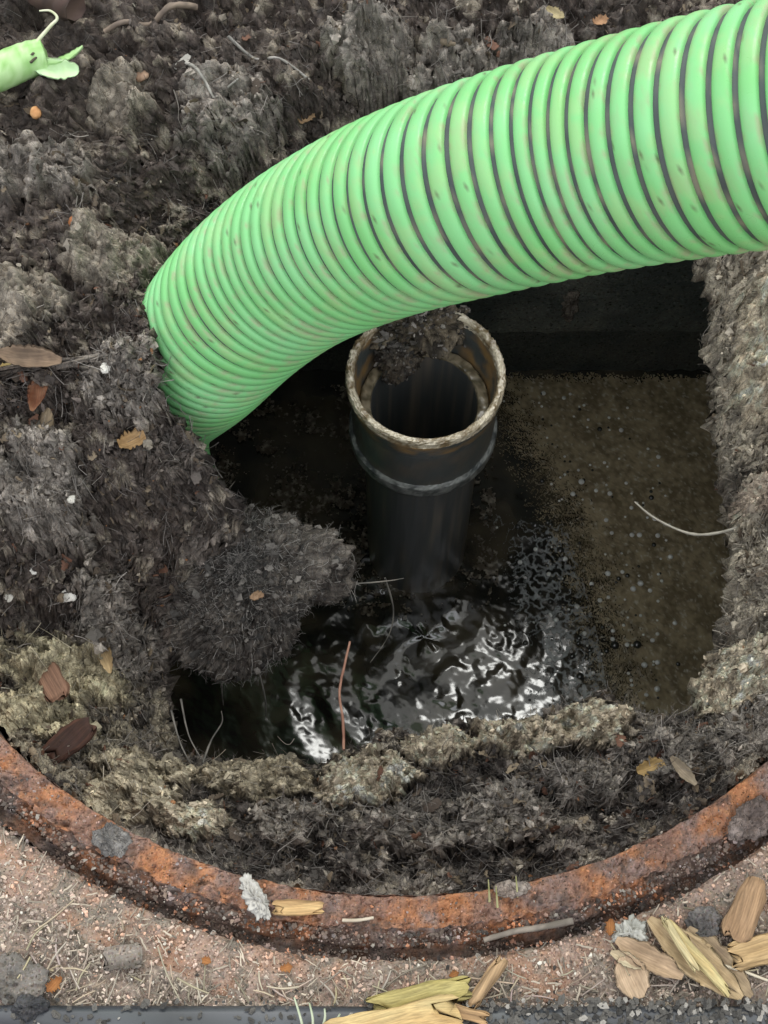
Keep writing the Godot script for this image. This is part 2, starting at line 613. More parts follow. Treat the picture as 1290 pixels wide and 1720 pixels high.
func crumb_variant(sd: int) -> ArrayMesh:
	var r := RandomNumberGenerator.new()
	r.seed = sd
	var rows := PackedVector3Array()
	for k in 4:
		var th := PI * (k + 0.35) / 3.7
		for s in 5:
			var a := TAU * s / 5 + 0.4 * k
			rows.append(Vector3(sin(th) * cos(a), cos(th) * 0.8, sin(th) * sin(a)) * 0.5 * r.randf_range(0.5, 1.35))
	var whole: Array = grid_mesh(rows, 4, 5, false, true, true, PackedColorArray(), true).surface_get_arrays(0)
	var corners := PackedVector3Array()
	var order := PackedInt32Array()
	for k in whole[Mesh.ARRAY_INDEX]:
		order.append(corners.size())
		corners.append(whole[Mesh.ARRAY_VERTEX][k])
	return raw_mesh(corners, order)

func turned(n: Vector3, a: float) -> Basis:
	var x := n.cross(Vector3(0.3, 0.2, 0.93)).normalized()
	var b := Basis(x, n, x.cross(n))
	return b * Basis(Vector3.UP, a)

func build_fibres() -> void:
	var cols := soil_v.size() / soil_na
	var spots := []
	var crumbs := []
	for k in 170000:
		var at := rng.randi_range(0, soil_na - 1) * cols + rng.randi_range(0, soil_ns + 4)
		var q := soil_v[at]
		if absf(q.x) > 0.36 or q.z < -0.42: continue
		if soil_clod[at] > 0.4 and rng.randf() < 0.8: continue
		var n := soil_n[at]
		var dens := 0.5 + 1.6 * fbm(q, 20.0)
		if spots.size() < 34000 and rng.randf() < 0.2 + 0.5 * dens:
			var len := 0.007 + 0.026 * pow(rng.randf(), 2.0)
			var thick := 0.35 + 0.5 * rng.randf()
			var b := turned((n + Vector3(rng.randfn(), rng.randfn(), rng.randfn()) * 0.16).normalized(), rng.randf() * TAU)
			b = b * Basis.from_scale(Vector3(len, len, len) * Vector3(1, thick, thick))
			clods_at(Vector3(q.x, 0, q.z))
			var own := soil_color(q) * rng.randf_range(0.25, 1.0)
			var g := 0.03 + 0.30 * pow(rng.randf(), 2.2)
			own = own.lerp(Color(g * 1.05, g * 0.97, g * 0.90), 0.6)
			own.a = 1.0
			spots.append([Transform3D(b, q + n * 0.0006), own])
		elif crumbs.size() < 28000:
			var sz := 0.0008 + 0.0036 * pow(rng.randf(), 4.0)
			clods_at(Vector3(q.x, 0, q.z))
			var base := soil_color(q)
			var f := rng.randf_range(0.2, 0.95)
			if rng.randf() < 0.02:
				base = Color(0.55, 0.50, 0.40)
				sz *= 0.75
			elif rng.randf() < 0.015: base = Color(0.34, 0.16, 0.07)
			crumbs.append([Transform3D(turned(n, rng.randf() * TAU) * Basis.from_scale(Vector3(sz, sz * 0.75, sz * rng.randf_range(0.7, 2.0))), q + n * sz * 0.1), Color(base.r * f, base.g * f, base.b * f)])
	var fv := []
	for k in 8: fv.append(fibre_variant(100 + k))
	scatter("root_fibres", fv, spots, M.litter, "mat of fine grey root fibres covering the soil bank")
	var cv := []
	for k in 4: cv.append(crumb_variant(200 + k))
	for k in 800:
		var at := rng.randi_range(0, soil_na - 1) * cols + rng.randi_range(0, soil_ns + 2)
		var q := soil_v[at]
		if absf(q.x) > 0.34 or q.z < -0.42: continue
		clods_at(Vector3(q.x, 0, q.z))
		var c := soil_color(q) * rng.randf_range(0.2, 0.75)
		var sz := 0.0045 + 0.007 * pow(rng.randf(), 2.5)
		c.a = 1.0
		crumbs.append([Transform3D(turned(soil_n[at], rng.randf() * TAU) * Basis.from_scale(Vector3(sz, sz * 0.75, sz * rng.randf_range(0.7, 1.4))), q), c])
	var flakes := []
	for k in 7500:
		var at := rng.randi_range(0, soil_na - 1) * cols + rng.randi_range(0, soil_ns)
		var q := soil_v[at]
		if absf(q.x) > 0.34 or q.z < -0.40: continue
		if soil_clod[at] > 0.4 and rng.randf() < 0.85: continue
		var n := (soil_n[at] + Vector3(rng.randfn(), rng.randfn(), rng.randfn()) * 0.35).normalized()
		var sz := 0.004 + 0.010 * pow(rng.randf(), 2.5)
		var tint := Color(.070, .050, .036).lerp(Color(.29, .225, .15), pow(rng.randf(), 1.6))
		if rng.randf() < .1: tint = Color(.16, .075, .045)
		flakes.append([Transform3D(turned(n, rng.randf() * TAU) * Basis.from_scale(Vector3(sz, sz * 0.7, sz)), q + n * 0.0012), tint])
	var lv := []
	for k in 5: lv.append(leaf(1.0, rng.randf_range(.4, .75), rng.randf_range(-.3, .4), rng.randf_range(-.1, .15), .05, 70.0 + k, Color.WHITE, Color(.6, .6, .6), rng.randf_range(.1, .6), .35))
	scatter("leaf_mould", lv, flakes, M.litter, "rotting scraps of leaf mixed into the soil bank")
	scatter("soil_crumbs", cv, crumbs, M.litter, "loose dark soil crumbs lying on the soil bank")

# hairs on a lump: from its mesh, in the lump's place
func hairs(o: MeshInstance3D, count: int, longest: float, low: float, high: float, hang: float) -> void:
	var arr: Array = o.mesh.surface_get_arrays(0)
	var v: PackedVector3Array = arr[Mesh.ARRAY_VERTEX]
	var nn: PackedVector3Array = arr[Mesh.ARRAY_NORMAL]
	var mm := MultiMesh.new()
	mm.transform_format = MultiMesh.TRANSFORM_3D
	mm.use_colors = true
	mm.mesh = fibre_variant(300 + count % 17)
	mm.instance_count = count
	for k in count:
		var at := rng.randi_range(0, v.size() - 1)
		var n := nn[at]
		var len := longest * (0.35 + 0.65 * rng.randf())
		var up := (n + Vector3(rng.randfn(), rng.randfn(), rng.randfn()) * 0.3).normalized()
		var b := turned(up, rng.randf() * TAU)
		var shift := 0.0
		if rng.randf() < hang:                # some stand out of the lump or hang down from it
			var along := (n + Vector3(rng.randfn() * 0.3, -0.5 + rng.randfn() * 0.3, rng.randfn() * 0.3)).normalized()
			var side := along.cross(Vector3(0.2, 0.5, 0.84)).normalized()
			b = Basis(along, side, along.cross(side))
			shift = len * 0.42
		b = b * Basis.from_scale(Vector3.ONE * len * Vector3(1, 0.7, 0.7))
		var g := low + (high - low) * pow(rng.randf(), 1.8)
		mm.set_instance_transform(k, Transform3D(b, v[at] + n * 0.0004 + b.x.normalized() * shift))
		mm.set_instance_color(k, Color(g * 1.04, g * 0.98, g * 0.9))
	var h := MultiMeshInstance3D.new()
	h.multimesh = mm
	h.material_override = M.litter
	h.name = "root_hair"
	h.set_meta("kind", "stuff")
	o.add_child(h, true)


func crumbs_on(o: MeshInstance3D, count: int, low: float, high: float) -> void:
	var arr: Array = o.mesh.surface_get_arrays(0)
	var v: PackedVector3Array = arr[Mesh.ARRAY_VERTEX]
	var nn: PackedVector3Array = arr[Mesh.ARRAY_NORMAL]
	var mm := MultiMesh.new()
	mm.transform_format = MultiMesh.TRANSFORM_3D
	mm.use_colors = true
	mm.mesh = crumb_variant(700 + count % 13)
	mm.instance_count = count
	for k in count:
		var at := rng.randi_range(0, v.size() - 1)
		var sz := 0.0012 + 0.0055 * pow(rng.randf(), 3.0)
		var g := lerpf(low, high, pow(rng.randf(), 2.2))
		mm.set_instance_transform(k, Transform3D(turned(nn[at], rng.randf() * TAU) * Basis.from_scale(Vector3(sz, sz * 0.5, sz * rng.randf_range(0.7, 2.2))), v[at] + nn[at] * sz * 0.15))
		mm.set_instance_color(k, Color(g * 1.06, g * 0.97, g * 0.86))
	var h := MultiMeshInstance3D.new()
	h.multimesh = mm
	h.material_override = M.litter
	h.name = "soil_crumb"
	h.set_meta("kind", "stuff")
	o.add_child(h, true)


# ---------------------------------------------------------------- frame, ground, tank
func ring_band(prof: Array, colour: Callable, n_a := 1400) -> ArrayMesh:
	var p := PackedVector3Array()
	var c := PackedColorArray()
	for r in n_a:
		var a := TAU * r / n_a
		var dir := Vector3(cos(a), 0, sin(a))
		for q in prof:
			var w: Vector3 = RC + dir * q[0] + Vector3.UP * q[1]
			var e: float = q[2]
			w += Vector3.UP * e * (fbm(w, 70.0) + 0.7 * ridge(w, 160.0) + 0.5 * fbm(w, 420.0)) + dir * e * 0.9 * (fbm(w + Vector3(4, 0, 4), 60.0) + 0.6 * fbm(w, 300.0))
			w.y += e * 0.9 * cell(w, 130.0)
			if q[1] < -.008 and q[1] > -.05: w.y += 0.0085 * smoothstep(-0.05, 0.45, fbm(w, 13.0))
			p.append(w)
			c.append(colour.call(w))
	return grid_mesh(p, n_a, prof.size(), true, false, true, c)

func profile(pts: Array, n: int) -> Array:       # denser copy of a list of [radius, height, roughness]
	var out := []
	for k in pts.size() - 1:
		for s in n:
			var t := float(s) / n
			out.append([lerpf(pts[k][0], pts[k + 1][0], t), lerpf(pts[k][1], pts[k + 1][1], t), lerpf(pts[k][2], pts[k + 1][2], t)])
	out.append(pts[pts.size() - 1])
	return out

func rust(w: Vector3) -> Color:
	var k := Color(0.25, 0.175, 0.145).lerp(Color(0.52, 0.22, 0.105), clampf(0.30 + 1.5 * fbm(w, 28.0) + 0.7 * fbm(w, 140.0), 0.0, 1.0))
	k = k.lerp(Color(0.33, 0.285, 0.28), clampf(1.9 * fbm(w + Vector3(8, 0, 3), 36.0) + 0.5 * fbm(w, 220.0), 0.0, 0.85))
	return k.lerp(Color(0.05, 0.042, 0.036), clampf(2.0 * fbm(w + Vector3(1, 0, 6), 75.0) - 0.4, 0.0, 0.85))

func rust_bright(w: Vector3) -> Color:
	var k := Color(0.40, 0.235, 0.175).lerp(Color(0.68, 0.29, 0.12), clampf(0.42 + 1.8 * fbm(w, 30.0) + 0.7 * fbm(w, 150.0), 0.0, 1.0))
	k = k.lerp(Color(0.36, 0.28, 0.26), clampf(1.7 * fbm(w + Vector3(7, 0, 3), 33.0) + 0.6 * fbm(w, 200.0), 0.0, 0.85))
	k = k.lerp(Color(0.42, 0.29, 0.235), 0.2)
	return k.lerp(Color(0.10, 0.08, 0.07), clampf(2.0 * fbm(w + Vector3(3, 0, 3), 60.0) - 0.25, 0.0, 0.75))

func rust_dirt(w: Vector3) -> Color:
	return Color(0.05, 0.04, 0.034).lerp(Color(0.15, 0.11, 0.085), clampf(0.4 + 1.3 * fbm(w, 60.0) + 0.8 * fbm(w, 220.0), 0.0, 1.0))

func rust_pink(w: Vector3) -> Color:
	var k := Color(0.54, 0.41, 0.335).lerp(Color(0.56, 0.35, 0.245), clampf(0.4 + 1.7 * fbm(w, 26.0) + 0.6 * fbm(w, 160.0), 0.0, 1.0))
	return k.lerp(Color(0.40, 0.36, 0.30), clampf(0.15 + 1.8 * fbm(w + Vector3(3, 0, 9), 40.0), 0.0, 0.9))

func build_frame() -> void:
	var t := thing("manhole_frame", "round rusty cast iron manhole frame with raised inner lip and dirty groove", "manhole frame")
	obj("inner_lip", ring_band(profile([[.3600, -.11, .0004], [.3600, -.012, .0008], [.3605, -.0015, .0016], [.3635, .0004, .0034], [.3740, .0002, .0042], [.3790, -.0015, .0030]], 6), rust_bright), M.rust, t)
	obj("groove", ring_band(profile([[.3780, -.0018, .0026], [.3810, -.0025, .0042], [.3870, -.0050, .0042], [.3895, -.0125, .0020], [.3945, -.0135, .0016], [.3975, -.0045, .0018]], 6), func(w): return rust(w).lerp(rust_dirt(w), 0.12 + 0.6 * smoothstep(0.386, 0.392, (w - RC).length() + 0.004 * fbm(w, 60.0)))), M.rust, t)
	obj("outer_flange", ring_band(profile([[.3968, -.0050, .0018], [.3985, -.0005, .0020], [.4020, .0006, .0018], [.4150, .0006, .0018], [.4280, -.0010, .0016], [.4340, -.007, .0008]], 6), rust_pink), M.rust, t)

func ground_height(w: Vector3) -> float:
	return 0.003 * fbm(w, 22.0) + 0.0022 * fbm(w, 90.0) + 0.0012 * ridge(w, 240.0)

func ground_color(w: Vector3) -> Color:
	var k := Color(0.47, 0.365, 0.300).lerp(Color(0.66, 0.545, 0.455), clampf(0.5 + 1.2 * fbm(w, 30.0) + 0.9 * fbm(w, 170.0), 0.0, 1.0))
	k = k.lerp(Color(0.17, 0.15, 0.125), clampf(1.7 * fbm(w + Vector3(6, 0, 1), 36.0) + 0.9 * fbm(w, 120.0) - 0.1, 0.0, 0.85))
	return k.lerp(Color(0.50, 0.41, 0.33), clampf(1.6 * fbm(w + Vector3(2, 0, 8), 24.0) - 0.3, 0.0, 0.5))

func build_ground() -> void:
	var n_a := 1500
	var radii := []
	for k in 60: radii.append(0.420 + 0.0015 * k)
	for r in [.52, .55, .6, .7, .9, 1.3, 2.2, 4.0, 8.0, 16.0, 32.0, 60.0]: radii.append(r)
	var p := PackedVector3Array()
	var c := PackedColorArray()
	for r in n_a:
		var f := float(r) / n_a
		var a := PI / 2 + (TAU * (f - 0.5)) * 1.0 + 0.86 * sin(TAU * (f - 0.5)) * -1.0
		var dir := Vector3(cos(a), 0, sin(a))
		for R in radii:
			var w: Vector3 = RC + dir * R
			w.y = -0.0015 + ground_height(w) * smoothstep(0.418, 0.436, R) - (0.004 if R < 0.422 else 0.0)
			p.append(w)
			c.append(ground_color(w))
	var o := obj("ground", grid_mesh(p, n_a, radii.size(), true, false, true, c), M.ground)
	tag(o, "pale gritty ground strewn with straw round the iron frame", "", "", "structure")

func slab(a: Vector3, b: Vector3, n: Vector3i, rough: float, ca: Color, cb: Color) -> ArrayMesh:
	# a rough box between two corners, faces divided so that they can be uneven
	var p := PackedVector3Array()
	var c := PackedColorArray()
	var idx := PackedInt32Array()
	var axes := [[0, 1, 2], [0, 2, 1], [1, 2, 0]]
	for ax in axes:
		for side in 2:
			var nu: int = n[ax[0]]
			var nv: int = n[ax[1]]
			var start := p.size()
			for u in nu + 1:
				for v in nv + 1:
					var q := Vector3.ZERO
					q[ax[0]] = lerpf(a[ax[0]], b[ax[0]], float(u) / nu)
					q[ax[1]] = lerpf(a[ax[1]], b[ax[1]], float(v) / nv)
					q[ax[2]] = b[ax[2]] if side == 1 else a[ax[2]]
					var w := q
					q += Vector3(fbm(w, 40.0), fbm(w + Vector3(3, 1, 2), 40.0), fbm(w + Vector3(7, 5, 1), 40.0)) * rough
					p.append(q)
					c.append(mottle(w, 12.0, ca, cb))
			var odd: bool = (ax == axes[1]) != (side == 0)
			for u in nu:
				for v in nv:
					var i := start + u * (nv + 1) + v
					var j := i + nv + 1
					if odd:
						idx.append_array([i, j, j + 1, i, j + 1, i + 1])
					else:
						idx.append_array([i, j + 1, j, i, i + 1, j + 1])
	return raw_mesh(p, idx, c)

func build_tank() -> void:
	var dk := Color(0.13, 0.155, 0.14)
	var lt := Color(0.26, 0.275, 0.235)
	var t := thing("septic_tank", "dark stained concrete tank wall beyond the black pipe, at the water", "tank")
	obj("far_wall", slab(Vector3(-.8, -.535, -.52), Vector3(.8, -.15, -.381), Vector3i(120, 40, 2), .004, dk, lt), M.concrete, t)
	obj("wall_foot", slab(Vector3(-.8, -1.0, -.52), Vector3(.8, -.537, -.392), Vector3i(120, 30, 2), .004, dk * 0.7, lt * 0.6), M.concrete, t)
	obj("side_wall", slab(Vector3(.66, -1.0, -.378), Vector3(.80, -.12, .80), Vector3i(2, 20, 40), .003, dk, lt), M.concrete, t)
	obj("side_wall", slab(Vector3(-.80, -1.0, -.378), Vector3(-.66, -.12, .80), Vector3i(2, 20, 40), .003, dk, lt), M.concrete, t)
	obj("near_wall", slab(Vector3(-.8, -1.0, .803), Vector3(.8, -.12, .93), Vector3i(40, 20, 2), .003, dk, lt), M.concrete, t)
	obj("tank_floor", slab(Vector3(-.8, -1.1, -.5), Vector3(.8, -1.003, .9), Vector3i(10, 2, 10), .002, dk, lt), M.concrete, t)
	# the concrete collar under the frame
	var col := obj("collar", ring_band(profile([[.362, -.012, 0.0], [.362, -.15, .001], [.52, -.15, .001], [.52, -.012, 0.0]], 3), func(w): return mottle(w, 12.0, dk, lt), 300), M.concrete, t)
	col.position.y = -0.002


# ---------------------------------------------------------------- water
func scum_edge(z: float) -> float:
	var pts := [[-.40, .107], [-.385, .112], [-.328, .139], [-.249, .178], [-.173, .209], [-.114, .223], [-.043, .236], [.019, .242], [.3, .25]]
	var x: float = pts[pts.size() - 1][1]
	for k in pts.size() - 1:
		if z <= pts[k + 1][0]:
			x = lerpf(pts[k][1], pts[k + 1][1], clampf((z - pts[k][0]) / (pts[k + 1][0] - pts[k][0]), 0.0, 1.0))
			break
	return x

func wave(x: float, z: float) -> float:
	var c := Vector3(0.045, 0, -0.05)
	var d := Vector2(x - c.x, z - c.z)
	var r := d.length()
	var a := atan2(d.y, d.x)
	var calm := 1.0 - smoothstep(-0.03, 0.0, x - scum_edge(z))
	var churn := calm * (exp(-r * r / 0.040) * 0.9 + 0.10)
	var q := Vector3(x, 0, z)
	var w := Vector3(fbm(q, 22.0), 0, fbm(q + Vector3(4, 0, 4), 22.0)) * 0.02
	# long arcs wound round the spot where the hose draws, chop on top in some places
	var h := 0.0021 * soft(Vector3(cos(a + r * 9.0) * 1.2, sin(a + r * 9.0) * 1.2, r * 21.0) + w * 14.0, 1.0)
	h += 0.0017 * soft(q + w, 13.0) + 0.0008 * soft(q + w * 1.5, 31.0) * smoothstep(-0.25, 0.5, soft(q + Vector3(3, 0, 3), 11.0))
	return h * churn + 0.0003 * fbm(q, 60.0)

func build_water() -> void:
	var xs := []
	var zs := []
	var x := -0.8
	while x <= 0.8:
		xs.append(x)
		x += 0.0016 if x > -0.26 and x < 0.30 else 0.03
	var z := -0.40
	while z <= 0.86:
		zs.append(z)
		z += 0.0016 if z < 0.24 else 0.03
	var p := PackedVector3Array()
	var c := PackedColorArray()
	for a in xs:
		for b in zs:
			var q := Vector3(a, WATER + wave(a, b), b)
			p.append(q)
			c.append(Color(0.022, 0.022, 0.017).lerp(Color(0.085, 0.071, 0.046), clampf(0.4 + 1.4 * fbm(q, 14.0), 0.0, 1.0)))
	tag(obj("water", grid_mesh(p, xs.size(), zs.size(), false, false, true, c), M.water), "black rippling tank water with bright glints below the hole", "", "", "structure")
	# the brown film of scum on the right
	var nx := 330
	var nz := 400
	p = PackedVector3Array()
	c = PackedColorArray()
	var keep := PackedByteArray()
	for i in nz:
		var zz := lerpf(-0.388, 0.26, float(i) / (nz - 1))
		for j in nx:
			var u := float(j) / (nx - 1)
			var e := scum_edge(zz) + 0.006 * fbm(Vector3(0, 0, zz), 40.0) + 0.004 * fbm(Vector3(1, 0, zz), 160.0)
			var q := Vector3(lerpf(e - 0.03, 0.50, u * lerpf(u, 1.0, 0.6)), WATER + 0.004, zz)
			q.y += 0.0008 * fbm(q, 50.0) + 0.0004 * fbm(q, 190.0) - 0.0022
			p.append(q)
			var from_edge := q.x - scum_edge(zz)
			keep.append(1 if from_edge * 30.0 + 0.7 * fbm(q, 30.0) + 0.5 * fbm(q, 170.0) + 1.5 * n4.get_noise_2d(j * 0.9, i * 0.9) > 0.25 and (zz + 0.386) * 60.0 + 0.5 * fbm(q, 40.0) + 0.5 * n4.get_noise_2d(i * 0.9, j * 0.9) > 0.2 else 0)
			var k := Color(0.20, 0.158, 0.090).lerp(Color(0.40, 0.325, 0.195), clampf(0.45 + 1.2 * fbm(q, 30.0) + 1.0 * fbm(q, 110.0), 0.0, 1.0))
			k = k.lerp(Color(0.58, 0.54, 0.42), clampf(3.2 * fbm(q + Vector3(5, 0, 5), 150.0) - 0.9, 0.0, 0.8))
			c.append(k)
	tag(obj("scum", grid_mesh(p, nz, nx, false, false, false, c, false, keep), M.scum), "olive brown scum film with pale specks on the right side of the water", "", "", "stuff")

func build_debris() -> void:
	var p := PackedVector3Array()
	var c := PackedColorArray()
	var keep := PackedByteArray()
	var n := 330
	for i in n:
		for j in n:
			var q := Vector3(lerpf(-.24, .13, float(j) / (n - 1)), 0, lerpf(-.37, -.06, float(i) / (n - 1)))
			q.y = WATER + 0.0035 + wave(q.x, q.z)
			p.append(q)
			var patch := fbm(q, 16.0) + 0.9 * fbm(q, 75.0) + 0.6 * fbm(q, 210.0)
			var fade := smoothstep(-.06, -.14, q.z + 0.03 * fbm(q, 30.0))
			keep.append(1 if patch * 0.9 > 0.42 - 0.12 * fade and fade > 0.1 else 0)
			c.append(Color(0.075, 0.062, 0.042).lerp(Color(0.30, 0.27, 0.21), clampf(0.1 + 1.8 * fbm(q + Vector3(2, 0, 2), 130.0), 0.0, 1.0)))
	tag(obj("floating_debris", grid_mesh(p, n, n, false, false, false, c, false, keep), M.scum), "thin brown flecks of scum drifting on the black water round the pipe", "", "", "stuff")

func build_painted_glint() -> void:  # grey lace film, its pale colour painted for sky reflected off calm water
	var p := PackedVector3Array()
	var c := PackedColorArray()
	var keep := PackedByteArray()
	var n := 300
	for i in n:
		var zz := lerpf(-.20, .03, float(i) / (n - 1))
		for j in n:
			var q := Vector3(scum_edge(zz) + lerpf(-.085, .004, float(j) / (n - 1)), 0, zz)
			q.y = WATER + 0.0012 + wave(q.x, q.z)
			p.append(q)
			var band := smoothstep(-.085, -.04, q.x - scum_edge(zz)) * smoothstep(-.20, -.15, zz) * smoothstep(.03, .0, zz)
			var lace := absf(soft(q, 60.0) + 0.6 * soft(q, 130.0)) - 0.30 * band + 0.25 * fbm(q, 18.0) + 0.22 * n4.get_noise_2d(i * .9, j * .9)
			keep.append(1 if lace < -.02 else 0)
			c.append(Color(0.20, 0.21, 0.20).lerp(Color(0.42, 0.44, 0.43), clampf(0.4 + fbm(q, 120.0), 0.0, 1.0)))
	tag(obj("painted_glint", grid_mesh(p, n, n, false, false, false, c, false, keep), M.scum), "thin grey lace film painted for the dim sky reflection between the ripples and the scum", "", "", "stuff")

func dome(r: float, bulge: float) -> ArrayMesh:
	var p := PackedVector3Array()
	var c := PackedColorArray()
	for k in 7:
		var th := PI * 0.5 * k / 6.0
		for s in 14:
			var a := TAU * s / 14
			p.append(Vector3(sin(th + 0.01) * cos(a), cos(th) * bulge - 0.12, sin(th + 0.01) * sin(a)) * r)
			c.append(Color.WHITE)
	return grid_mesh(p, 7, 14, false, true, true, c, false)

func build_bubbles() -> void:
	var clear := surf("bubble_dark", 0.08, false, Color(0.045, 0.045, 0.038).linear_to_srgb(), null, 1.0, 0.0, 1.0)
	var pale := surf("bubble_pale", 0.3, false, Color(0.86, 0.86, 0.80).linear_to_srgb(), null, 1.0, 0.0, 0.7)  # bubble highlights put into the colour as small pale bodies
	var d := dome(1.0, 0.75)
	var made := 0
	while made < 290:
		var on_scum := rng.randf() < 0.55
		var z := rng.randf_range(-0.36, 0.14)
		var x := scum_edge(z) + (rng.randf_range(0.004, 0.16) if on_scum else -absf(rng.randfn(0.0, 0.035)) - 0.004)
		if not on_scum and z < -0.19: continue
		if x > 0.33: continue
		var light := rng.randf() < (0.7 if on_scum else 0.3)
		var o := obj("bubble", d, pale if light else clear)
		var s := 0.0014 + 0.0022 * pow(rng.randf(), 2.5)
		if rng.randf() < 0.03 and not light: s = 0.0048
		o.scale = Vector3.ONE * s
		o.position = Vector3(x, WATER + (0.0029 if on_scum else wave(x, z) + 0.0002), z)
		if light and not on_scum: tag(o, "tiny bubble on the dark water with its highlight painted as a pale body", "froth speck", "painted bubble highlights on the dark water")
		elif light: tag(o, "tiny bubble on the olive scum with its highlight painted as a pale body", "froth speck", "painted bubble highlights on the scum")
		elif on_scum: tag(o, "small clear bubble sitting in the olive scum", "bubble", "bubbles in the scum")
		else: tag(o, "small round bubble on dark water left of the scum edge", "bubble", "bubbles on the dark water")
		made += 1


# ---------------------------------------------------------------- pipe
func lathe(prof: Array, sides: int, rough: float, colour: Callable) -> ArrayMesh:
	var p := PackedVector3Array()
	var c := PackedColorArray()
	for s in sides:
		var a := TAU * s / sides
		var dir := Vector3(cos(a), 0, sin(a))
		for q in prof:
			var w: Vector3 = dir * q[0] + Vector3.UP * q[1]
			var k: float = rough * q[2]
			w += (dir * 0.8 + Vector3.UP) * k * (fbm(w, 90.0) + 0.7 * ridge(w, 210.0) + 0.4 * fbm(w, 520.0))
			p.append(w)
			c.append(colour.call(w))
	return grid_mesh(p, sides, prof.size(), true, false, true, c)

func build_pipe() -> void:
	var t := thing("outlet_pipe", "black upright plastic outlet pipe with pale crusted rim standing in the water", "pipe", Vector3(.037, WATER, -.158))
	var top := 0.403
	var black := Color(0.095, 0.104, 0.102)
	obj("barrel", lathe(profile([[.049, -.15, 0.], [.049, top - .055, .4], [.055, top - .055, .4], [.0555, top - .10, .4], [.055, 0.0, .5], [.055, -.15, 0.]], 6), 160, .0012,
		func(w): return black.lerp(Color(0.24, 0.205, 0.16), clampf(1.6 * fbm(Vector3(w.x, w.y * 0.12, w.z), 60.0) + 0.8 * fbm(w, 120.0) + 0.9 * smoothstep(0.03, 0.004, w.y + 0.02 * fbm(w, 40.0)), 0.0, 0.9))), M.pipe, t)
	var hub := obj("hub", lathe(profile([[.0600, top - .062, .5], [.0620, top - .03, .5], [.0638, top - .004, .8], [.0700, top - .004, .8], [.0708, top - .010, .6], [.0690, top - .022, .5], [.0672, top - .036, .5], [.0662, top - .10, .5]], 8), 220, .0012,
		func(w): return Color(0.085, 0.095, 0.093).lerp(Color(0.34, 0.21, 0.085), clampf(0.4 + 1.6 * fbm(w, 30.0), 0.0, 1.0) * (1.0 if w.y > top - 0.026 or w.length() * 0.0 + Vector2(w.x, w.z).length() < 0.0645 else 0.16))), M.pipe, t)
	obj("rim", lathe(profile([[.0634, top - .008, .6], [.0638, top - .001, 1.0], [.0652, top + .0012, 1.2], [.0688, top + .0012, 1.2], [.0704, top - .001, 1.0], [.0710, top - .007, .8]], 6), 320, .0013,
		func(w): return Color(0.24, 0.18, 0.10).lerp(Color(0.72, 0.64, 0.48), clampf(0.62 + 1.5 * fbm(w, 45.0) + 0.8 * fbm(w, 200.0), 0.0, 1.0))), M.rim, hub)
	obj("collar_band", lathe(profile([[.0664, top - .092, .6], [.0700, top - .095, .7], [.0702, top - .107, .7], [.0672, top - .112, .6], [.0660, top - .118, .6], [.0556, top - .120, .3]], 5), 220, .0011,
		func(w): return Color(0.07, 0.078, 0.075).lerp(Color(0.30, 0.31, 0.29), clampf(0.5 + 1.5 * fbm(w, 60.0) + 0.9 * fbm(w, 260.0), 0.0, 1.0))), M.pipe, hub)
	obj("inner_ledge", lathe(profile([[.0490, top - .0555, .6], [.0500, top - .0520, .8], [.0585, top - .0525, .8], [.0600, top - .0560, .6]], 4), 160, .0010,
		func(w): return Color(0.12, 0.10, 0.06).lerp(Color(0.36, 0.30, 0.20), clampf(0.4 + 1.6 * fbm(w, 90.0), 0.0, 1.0))), M.rim, t)


